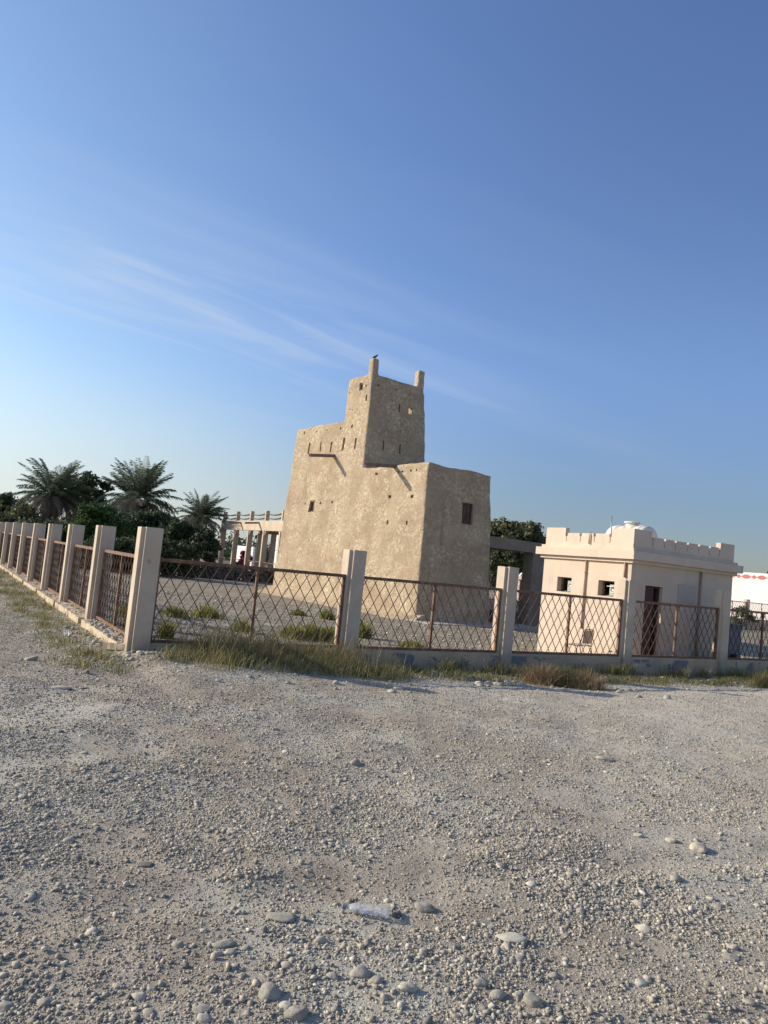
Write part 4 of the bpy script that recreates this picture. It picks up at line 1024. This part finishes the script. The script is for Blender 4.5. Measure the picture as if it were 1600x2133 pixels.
# far belt of trees
P = []
for i in range(260):
    a = R(random.uniform(35, 150)); d = random.uniform(115, 150); cx, cy = d*math.cos(a), d*math.sin(a); h = random.uniform(2.2, 4.2) if a > R(62) else random.uniform(1.5, 2.6)
    q = rng.normal(size=(260, 3))*np.array([2.4, 2.4, h*.33])+np.array([cx, cy, h*.45]); P.append(q)
P = np.concatenate(P); P[:, 2] = np.abs(P[:, 2]); tag(leaves(P, .42, M['leaf_dark'], 'distant_treeline', None), 'low dark belt of far trees along the horizon', kind='stuff')

# ------------------------------------------------------------------ grasses
def blades(name, P, hgt, m, lean=.35, width=.004, parent=None, curve=.5):
    n = len(P); az = rng.uniform(0, 2*np.pi, n); ln = np.abs(rng.normal(0, lean, n))+.05; h = hgt*rng.uniform(.45, 1.25, n)
    dx, dy = np.cos(az)*ln, np.sin(az)*ln; w = width*rng.uniform(.7, 1.5, n); wx, wy = -np.sin(az+rng.normal(0, .8, n)), np.cos(az)
    lv = []
    for f, wf in ((0, 1), (.4, .85), (.75, .6)):
        b = f**(1+curve); cx = P[:, 0]+dx*h*b; cy = P[:, 1]+dy*h*b; cz = P[:, 2]+h*f*(1-.12*f*ln)-.01*(f == 0)
        lv += [np.stack([cx-wx*w*wf, cy-wy*w*wf, cz], -1), np.stack([cx+wx*w*wf, cy+wy*w*wf, cz], -1)]
    lv.append(np.stack([P[:, 0]+dx*h, P[:, 1]+dy*h, P[:, 2]+h*(1-.12*ln)], -1))
    V = np.stack(lv, 1).reshape(-1, 3); T0 = np.array([(0, 1, 3), (0, 3, 2), (2, 3, 5), (2, 5, 4), (4, 5, 6)])
    T = (T0[None]+(np.arange(n)*7)[:, None, None]).reshape(-1, 3)
    return np_mesh(name, V, T, m, parent, smooth_=False)
def fpos(s, t):
    P = C3[None]+U3[None]*s[:, None]+V3[None]*t[:, None]; P[:, 2] = gz(P[:, 0], P[:, 1]); return P
def clumped(n, s0, s1, t0, t1, nc, spread):
    cs = rng.uniform(s0, s1, nc); ct = rng.uniform(t0, t1, nc); k = rng.integers(0, nc, n)
    return cs[k]+rng.normal(0, spread, n), np.clip(ct[k]+rng.normal(0, spread, n), t0-.2, min(t1+.1, -.03) if t1 <= 0 else 99)
# tall verge grass in the first bay
s, t = clumped(5200, .75, 3.2, -.95, -.10, 60, .13)
hg = np.where((s > .9) & (s < 3.4), .27, .16)*np.where(t > -.45, 1.25, .75); tag(blades('tall_grass', fpos(s, t), hg, M['grass_mix'], .65, .003), 'tall green and yellow grass growing against the first bay of the front fence', kind='stuff')
s, t = clumped(900, .7, 3.4, -1.0, -.1, 60, .15)
tag(blades('dry_stalks', fpos(s, t), .50, M['grass_dry'], .35, .0026), 'tall dry stalks standing through the green grass', kind='stuff')
s, t = clumped(3600, .35, 3.9, -1.35, -.45, 70, .13)
tag(blades('grass', fpos(s, t), .17, M['grass_mix'], .65, .003), 'shorter yellowing grass in front of the tall grass', kind='stuff')
s, t = clumped(16000, 3.3, 24, -1.25, -.06, 300, .10)
tag(blades('verge_grass', fpos(s, t), .10, M['grass_mix'], .6, .003), 'thin dry grass on the strip along the front fence', kind='stuff')
s, t = clumped(6500, 3.5, 24, -.35, -.06, 110, .06)
tag(blades('wall_foot_grass', fpos(s, t), .24, M['grass_mix'], .4, .0026), 'taller stems at the foot of the plinth wall', kind='stuff')
n = 9000; nc = 130; ct = rng.uniform(-1.2, 26, nc); cs = rng.uniform(-1.0, -.12, nc); k = rng.integers(0, nc, n)
tag(blades('side_verge_grass', fpos(cs[k]+rng.normal(0, .1, n), ct[k]+rng.normal(0, .16, n)), .10, M['grass_mix'], .7, .0035), 'low weeds along the foot of the side fence', kind='stuff')
def tuft(px, py, wpx, hpx, label, m='tuft', name='grass_tuft', nb=600, z=None, lean=.35, width=None, group=None, at=None):
    p = onz(px, py, G)
    for _ in range(5): p = onz(px, py, float(gz(p[0], p[1])))
    if at: p = C3+U3*at[0]+V3*at[1]; p = np.array([p[0], p[1], float(gz(p[0], p[1]))])
    k = p[1]/FPX; w = wpx*k/2; h = hpx*k*.9
    P = np.stack([rng.normal(0, w*.5, nb), rng.normal(0, w*.5, nb), np.zeros(nb)], -1)
    P[:, 2] = gz(P[:, 0]+p[0], P[:, 1]+p[1])-p[2]
    rr_ = np.hypot(P[:, 0], P[:, 1])/w
    o = blades(name, P, h*np.clip(1.1-.45*rr_, .3, 1), M[m], lean, width or max(.0022, k*1.1), curve=.3)
    o.location = tuple(p); return tag(o, label, 'bush' if name != 'grass_tuft' else 'grass tuft', group)
GT = 'grass tufts inside the fence'
for px, py, w, h, lab in ((365, 1285, 44, 26, 'yellow green tuft behind the left end of the first panel'), (430, 1286, 56, 28, 'yellow green tuft left of the middle bar of the first panel'), (505, 1318, 40, 30, 'green tuft directly behind the middle bar of the first panel'),
                       (610, 1330, 50, 34, 'left one of the clumps behind the right half of the first panel'), (648, 1332, 50, 40, 'tallest clump behind the right half of the first panel'), (690, 1336, 46, 34, 'clump nearest the second post, left side'), (752, 1328, 36, 40, 'dark green clump just right of the second post'),
                       (860, 1350, 60, 18, 'low bright green tuft behind the second panel'), (622, 1282, 26, 14, 'small tuft in front of the tower foot'), (680, 1290, 22, 22, 'thin tuft before the sunlit tower wall'), (240, 1320, 36, 46, 'tall yellow grass behind the first panel of the side fence'),
                       (165, 1258, 40, 40, 'yellow grass behind the second panel of the side fence'), (345, 1330, 26, 44, 'dry pale stalks right behind the corner post')):
    tuft(px, py, w, h, lab, nb=420, group=GT, lean=.6, at=(.42, 1.7) if px == 240 else (1.0, 4.4) if px == 165 else None)
tuft(1130, 1425, 80, 50, 'bushy brown dry shrub at the fence foot, left half of the pair', 'brush', 'dry_shrub', 1500, lean=.95, width=.0028)
tuft(1165, 1428, 70, 48, 'greenish tangled shrub between two dry brown ones', 'grass_green', 'dry_shrub', 1300, lean=.9, width=.0028)
tuft(1215, 1436, 76, 46, 'bushy brown dry shrub at the fence foot, right of the green one', 'brush', 'dry_shrub', 1500, lean=.95, width=.0028)
tuft(1592, 1432, 50, 44, 'dark green weed against the plinth at the right edge', 'grass_mix', 'dry_shrub', 700, lean=.7, width=.0028)
tuft(1395, 1352, 90, 14, 'dry grass along the foot of the shaded block wall', 'grass_dry', nb=1500, lean=.3)

# ------------------------------------------------------------------ arcade beyond
AP = atdepth(552, 1106, 46.0); AP[2] = G
arc = empty('arcade', tuple(AP), TH); tag(arc, 'cream open arcade with roof posts and rope rails left of the tower', 'arcade')
def av(px, py): q = onplane(px, py, AP, U3)-AP; return q@V3, q[2]
vc = [av(*q)[0] for q in ((463, 1101), (491, 1103), (520, 1104.5), (552, 1106), (584, 1108))]; sp = (vc[0]-vc[-1])/4
zb2 = av(520, 1104.5)[1]; zt2 = av(520, 1084.5)[1]; zp = av(528, 1064)[1]; VA0 = vc[-1]-2*sp; VA1 = vc[0]
DW = 3.2
b_ = MB(); b_.box((0, VA0, zb2), (.3, VA1+.3, zt2)); b_.build('beam', M['arcade'], arc, bevel=.02)
b_ = MB(); b_.box((DW-.3, VA0, zb2), (DW, VA1+.3, zt2)); b_.build('beam', M['arcade'], arc)
b_ = MB(); b_.box((.301, VA0, zb2+.25), (DW-.301, VA1+.3, zt2-.02)); b_.build('roof', M['arcade'], arc)
k = 0; v = vc[0]
cols = []
while v > VA0+.2: cols.append(v); v -= sp
for v in cols:
    b_ = MB(); b_.box((.0, v, -.3), (.34, v+.18, zb2-.001)); b_.build('column', M['arcade'], arc, bevel=.015)
    b_ = MB()
    for sg in (-1, 1):
        y0 = v if sg < 0 else v+.18
        for i, (l_, h_) in enumerate(((.22, .08), (.15, .17), (.08, .28))): b_.box((.06, y0, zb2-h_), (.2-.004*i, y0+sg*l_, zb2-h_+.115))
    b_.build('capital', M['arcade'], arc)
    b_ = MB(); b_.box((DW-.40, v, -.3), (DW-.05, v+.18, zb2-.001)); b_.build('column', M['arcade'], arc)
    b_ = MB(); b_.box((.04, v+.0, zt2-.01), (.28, v+.17, zp)); b_.build('roof_post', M['arcade'], arc)
for (dz) in (.28, .62):
    for x_ in (.10, .22):
        pts = []
        for i in range(len(cols)-1):
            for j in range(4): f_ = j/4; pts.append((x_, cols[i]*(1-f_)+cols[i+1]*f_+.13, zt2+(zp-zt2)*dz*1.15-.10*math.sin(math.pi*f_)))
        b_ = MB(); b_.tube(pts, .035, 5); b_.build('rope', M['rope'], arc)
zr2 = av(463, 1160)[1]
for i in range(len(cols)-1):
    a, b = cols[i+1]+.262, cols[i]-.002
    f = MB(); f.box((.12, a, zr2-.045), (.17, b, zr2)); f.box((.12, a, .12), (.18, b, .17)); fo = f.build('balustrade', M['rust'], arc)
    l_ = MB(); q = a-1.0
    while q < b:
        for sg in (1, -1):
            qa, qb = max(q, a), min(q+.6, b)
            if qb-qa > .02:
                hh = zr2-.23; ta, tb = (qa-q)/.6*hh, (qb-q)/.6*hh
                z1_, z2_ = (.17+ta, .17+tb) if sg > 0 else (.17+hh-ta, .17+hh-tb); l_.bar((.15+.01*sg, qa, z1_), (.15+.01*sg, qb, z2_), .012, .012, (1, 0, 0))
        q += .26
    l_.build('lattice', M['bars'], fo, recalc=False)
for px in (502, 540):
    v, z = av(px, 1087); b_ = MB(); b_.bar((.1, v, z-.05), (-.95, v, z-.18), .12, .11); b_.build('water_spout', M['wood'], arc)
# behind the arcade
wq = atdepth(505, 1143, 66); b_ = MB(); b_.box((0, -2.6, 0), (.2, 2.4, wq[2]+.45)); o = b_.build('garden_wall', M['white']); o.location = (wq[0], wq[1], G); o.rotation_euler = (0, 0, TH); tag(o, 'white wall glimpsed through the arcade above the magenta bush', 'wall')
wq = atdepth(577, 1150, 62); kk = 62/FPX; ktop = atdepth(577, 1115, 62)[2]
wb = empty('white_hut', (wq[0], wq[1], G), TH); tag(wb, 'white panelled hut seen between the arcade and the tower', 'hut')
b_ = MB(); b_.box((0, -1.6, .35), (1.5, .75, ktop-G)); b_.build('wall', M['white'], wb)
b_ = MB(); b_.box((-.02, -.04, 0.5), (-.001, .02, ktop-G-.02)); b_.box((-.022, -1.55, (ktop-G)*.62), (-.0021, .70, (ktop-G)*.62+.05)); b_.build('panel_joint', M['steel'], wb)
# dry stone wall
q0 = onz(330, 1200, G); d0 = 43.0
L0 = atdepth(300, 1190, 38.0); 
sw = onz(520, 1211, G); vs = []; 
wallS = []; PP = []
L_tot = 24.0; org = sw - U3*11
for i in range(2600):
    s_ = rng.uniform(0, L_tot); z_ = rng.uniform(0, .80); PP.append(org+U3*s_+V3*rng.uniform(-.16, .16)+np.array([0, 0, z_]))
PP = np.array(PP)
swr = scatter('dry_stone_wall', PP, rng.uniform(.08, .16, len(PP)), ICO1, M['swall'], flat=(.6, .9), sink=.5); tag(swr, 'low dark dry stone wall across the back of the enclosure', 'wall')
# far fence behind porch
bf = atdepth(1090, 1200, 38.0); back = empty('fence', (bf[0], bf[1], -.1), TH); tag(back, 'distant lattice fence seen under the porch and beyond the cabinet', 'fence')
for n in range(-1, 8):
    post_part(back, S1*n, 0, -.3); panel_part(back, S1*n+.236, S1*(n+1)-.056, .095, 's', z0=.5, z1=1.62)
    b_ = MB(); b_.box((S1*n+.2365, .034, -.4), (S1*(n+1)-.0555, .235, .498)); b_.build('plinth', M['post'], back)
back.scale = (1, 1, 1.02)
# right boundary wall with red motifs
bw_ = onz(1530, 1300, G); WD = bw_
bwl = empty('boundary_wall', (bw_[0], bw_[1], G), TH); tag(bwl, 'sunlit white wall with red painted motifs at the right edge', 'wall')
def wv(px, py): q = onplane(px, py, bw_, U3)-bw_; return q@V3, q[2]
zt3 = wv(1560, 1192.5)[1]
b_ = MB(); b_.box((0, -34, -.3), (.3, 26, zt3)); b_.build('wall', plaster('whitewash', (.74, .68, .64), (.80, .76, .72), (.45, .36, .33), .8, .3), bwl)
mo = MB()
hx = [wv(x, 1200)[0] for x in (1543.5, 1566)]; hexw = abs(hx[0]-hx[1]); pit = abs(wv(1543.5, 1200)[0]-wv(1575.5, 1203)[0])
z_m = wv(1555, 1201)[1]; hh = .30
for k in range(-6, 16):
    c_ = hx[0]-hexw/2-k*pit if hx[0] > hx[1] else hx[0]+hexw/2+k*pit
    def poly(pts):
        i = len(mo.v); n = len(pts); mo.v += [(-.012, c_+a, z_m+b) for a, b in pts]+[(-.001, c_+a, z_m+b) for a, b in pts]
        mo.f.append(tuple(range(i, i+n))); mo.f.append(tuple(range(i+n, i+2*n))[::-1])
        for q in range(n): mo.f.append((i+q, i+(q+1) % n, i+n+(q+1) % n, i+n+q))
    w_ = hexw/2; poly([(-w_, 0), (-w_+.3, hh/2), (w_-.3, hh/2), (w_, 0), (w_-.3, -hh/2), (-w_+.3, -hh/2)])
    c_ += pit/2; poly([(-.22, 0), (0, .16), (.22, 0), (0, -.16)])
mo.build('painted_motif', M['redpaint'], bwl)

# ------------------------------------------------------------------ litter
bp = onz(768, 1905, .0); bp = onz(768, 1905, float(gz(bp[0], bp[1])))
bot = empty('plastic_bottle', (bp[0], bp[1], bp[2]+.022), R(-4)); tag(bot, 'crushed clear plastic bottle lying on the gravel', 'bottle')
pm = NT('clear_plastic'); pm.p.inputs['Base Color'].default_value = (.90, .90, .89, 1); pm.p.inputs['Roughness'].default_value = .18; pm.p.inputs['Transmission Weight'].default_value = .75; pm.p.inputs['IOR'].default_value = 1.3; pm.p.inputs['Specular IOR Level'].default_value = .6
prf = [(.004, -.095), (.026, -.093), (.031, -.085)]
for i in range(14): prf.append((.031-.0022*(i % 2), -.078+i*.0105))
prf += [(.030, .070), (.022, .085), (.013, .096), (.012, .105)]
b_ = MB(); b_.lathe(prf, 28, 'x'); ob = b_.build('bottle_body', pm.m, bot, smooth_=True)
for v in ob.data.vertices:
    c = v.co; sq = .62+.25*mnoise.noise(Vector((c.x*22, 0, 1))); v.co.z = c.z*sq + mnoise.noise(c*45)*.004; v.co.y = c.y*1.12+mnoise.noise(Vector((c.x*14, 3, 0)))*.008
b_ = MB(); b_.lathe([(.0145, .104), (.0145, .122), (.011, .1235)], 20, 'x'); b_.build('cap', simple('cap_grey', (.16, .17, .22), .5, .1, 8), bot).scale = (1, 1, .9)
bot.rotation_euler = (0, 0, R(176))
def scrap(px, py, wpx, m, label, h=.03, zref=.05):
    p = onz(px, py, zref); p = onz(px, py, float(gz(p[0], p[1]))); w = wpx*p[1]/FPX; n = 9; s_ = MB(); o_ = random.uniform(0, 99)
    for i in range(n):
        for j in range(n): a, b = i/(n-1)-.5, j/(n-1)-.5; s_.v.append((a*w, b*w*.55, .012+h*abs(mnoise.noise(Vector((a*4, b*4, o_))))*1.6))
    for i in range(n-1):
        for j in range(n-1): q = i*n+j; s_.f.append((q, q+1, q+n+1, q+n))
    ob = s_.build('litter', M[m]); ob.modifiers.new('t', 'SOLIDIFY').thickness = .003; ob.location = tuple(p); ob.rotation_euler = (R(8), 0, random.uniform(-1, 1)); return tag(ob, label, 'litter')
scrap(142, 1327, 18, 'paper', 'crumpled white scrap lying left of the fence corner', .08); scrap(148, 1322, 8, 'tail', 'small red scrap beside the crumpled white one', .05)
scrap(8, 1190, 18, 'paper', 'pale plastic litter in weeds at the far left', .06); scrap(66, 1222, 9, 'paper', 'torn white paper in the weeds by the side fence', .06); scrap(38, 1214, 12, 'paper', 'small white scrap at the edge of the side verge weeds', .05)
for px, py, w, a, lab in ((478, 1308, 24, 0.2, 'white slab fragment left of the tuft behind the first panel'), (563, 1306, 34, -.1, 'pale broken slab right of the middle bar of the first panel'), (395, 1313, 26, .3, 'pale flat slab behind the left half of the first panel')):
    p = onz(px, py, G); p = onz(px, py, float(gz(p[0], p[1]))); kk = w*p[1]/FPX; b_ = MB(); b_.hexa([(-kk/2, -.12, 0), (kk/2, -.16, 0), (kk*.45, .15, 0), (-kk*.4, .18, 0), (-kk/2, -.12, .05), (kk/2, -.16, .045), (kk*.45, .15, .06), (-kk*.4, .18, .05)])
    o = b_.build('slab_fragment', M['slab'], bevel=.006); o.location = tuple(p); o.rotation_euler = (.03, .05, a); tag(o, lab, 'slab')
p = onz(1290, 1413, -.15); b_ = MB(); b_.box((-.25, -.03, 0), (.25, .03, .025)); o = b_.build('wooden_plank', M['slab'], bevel=.004); o.location = (p[0], p[1], -.13); o.rotation_euler = (0, .05, R(20)); tag(o, 'short pale plank lying in the weeds below the fourth post', 'plank')
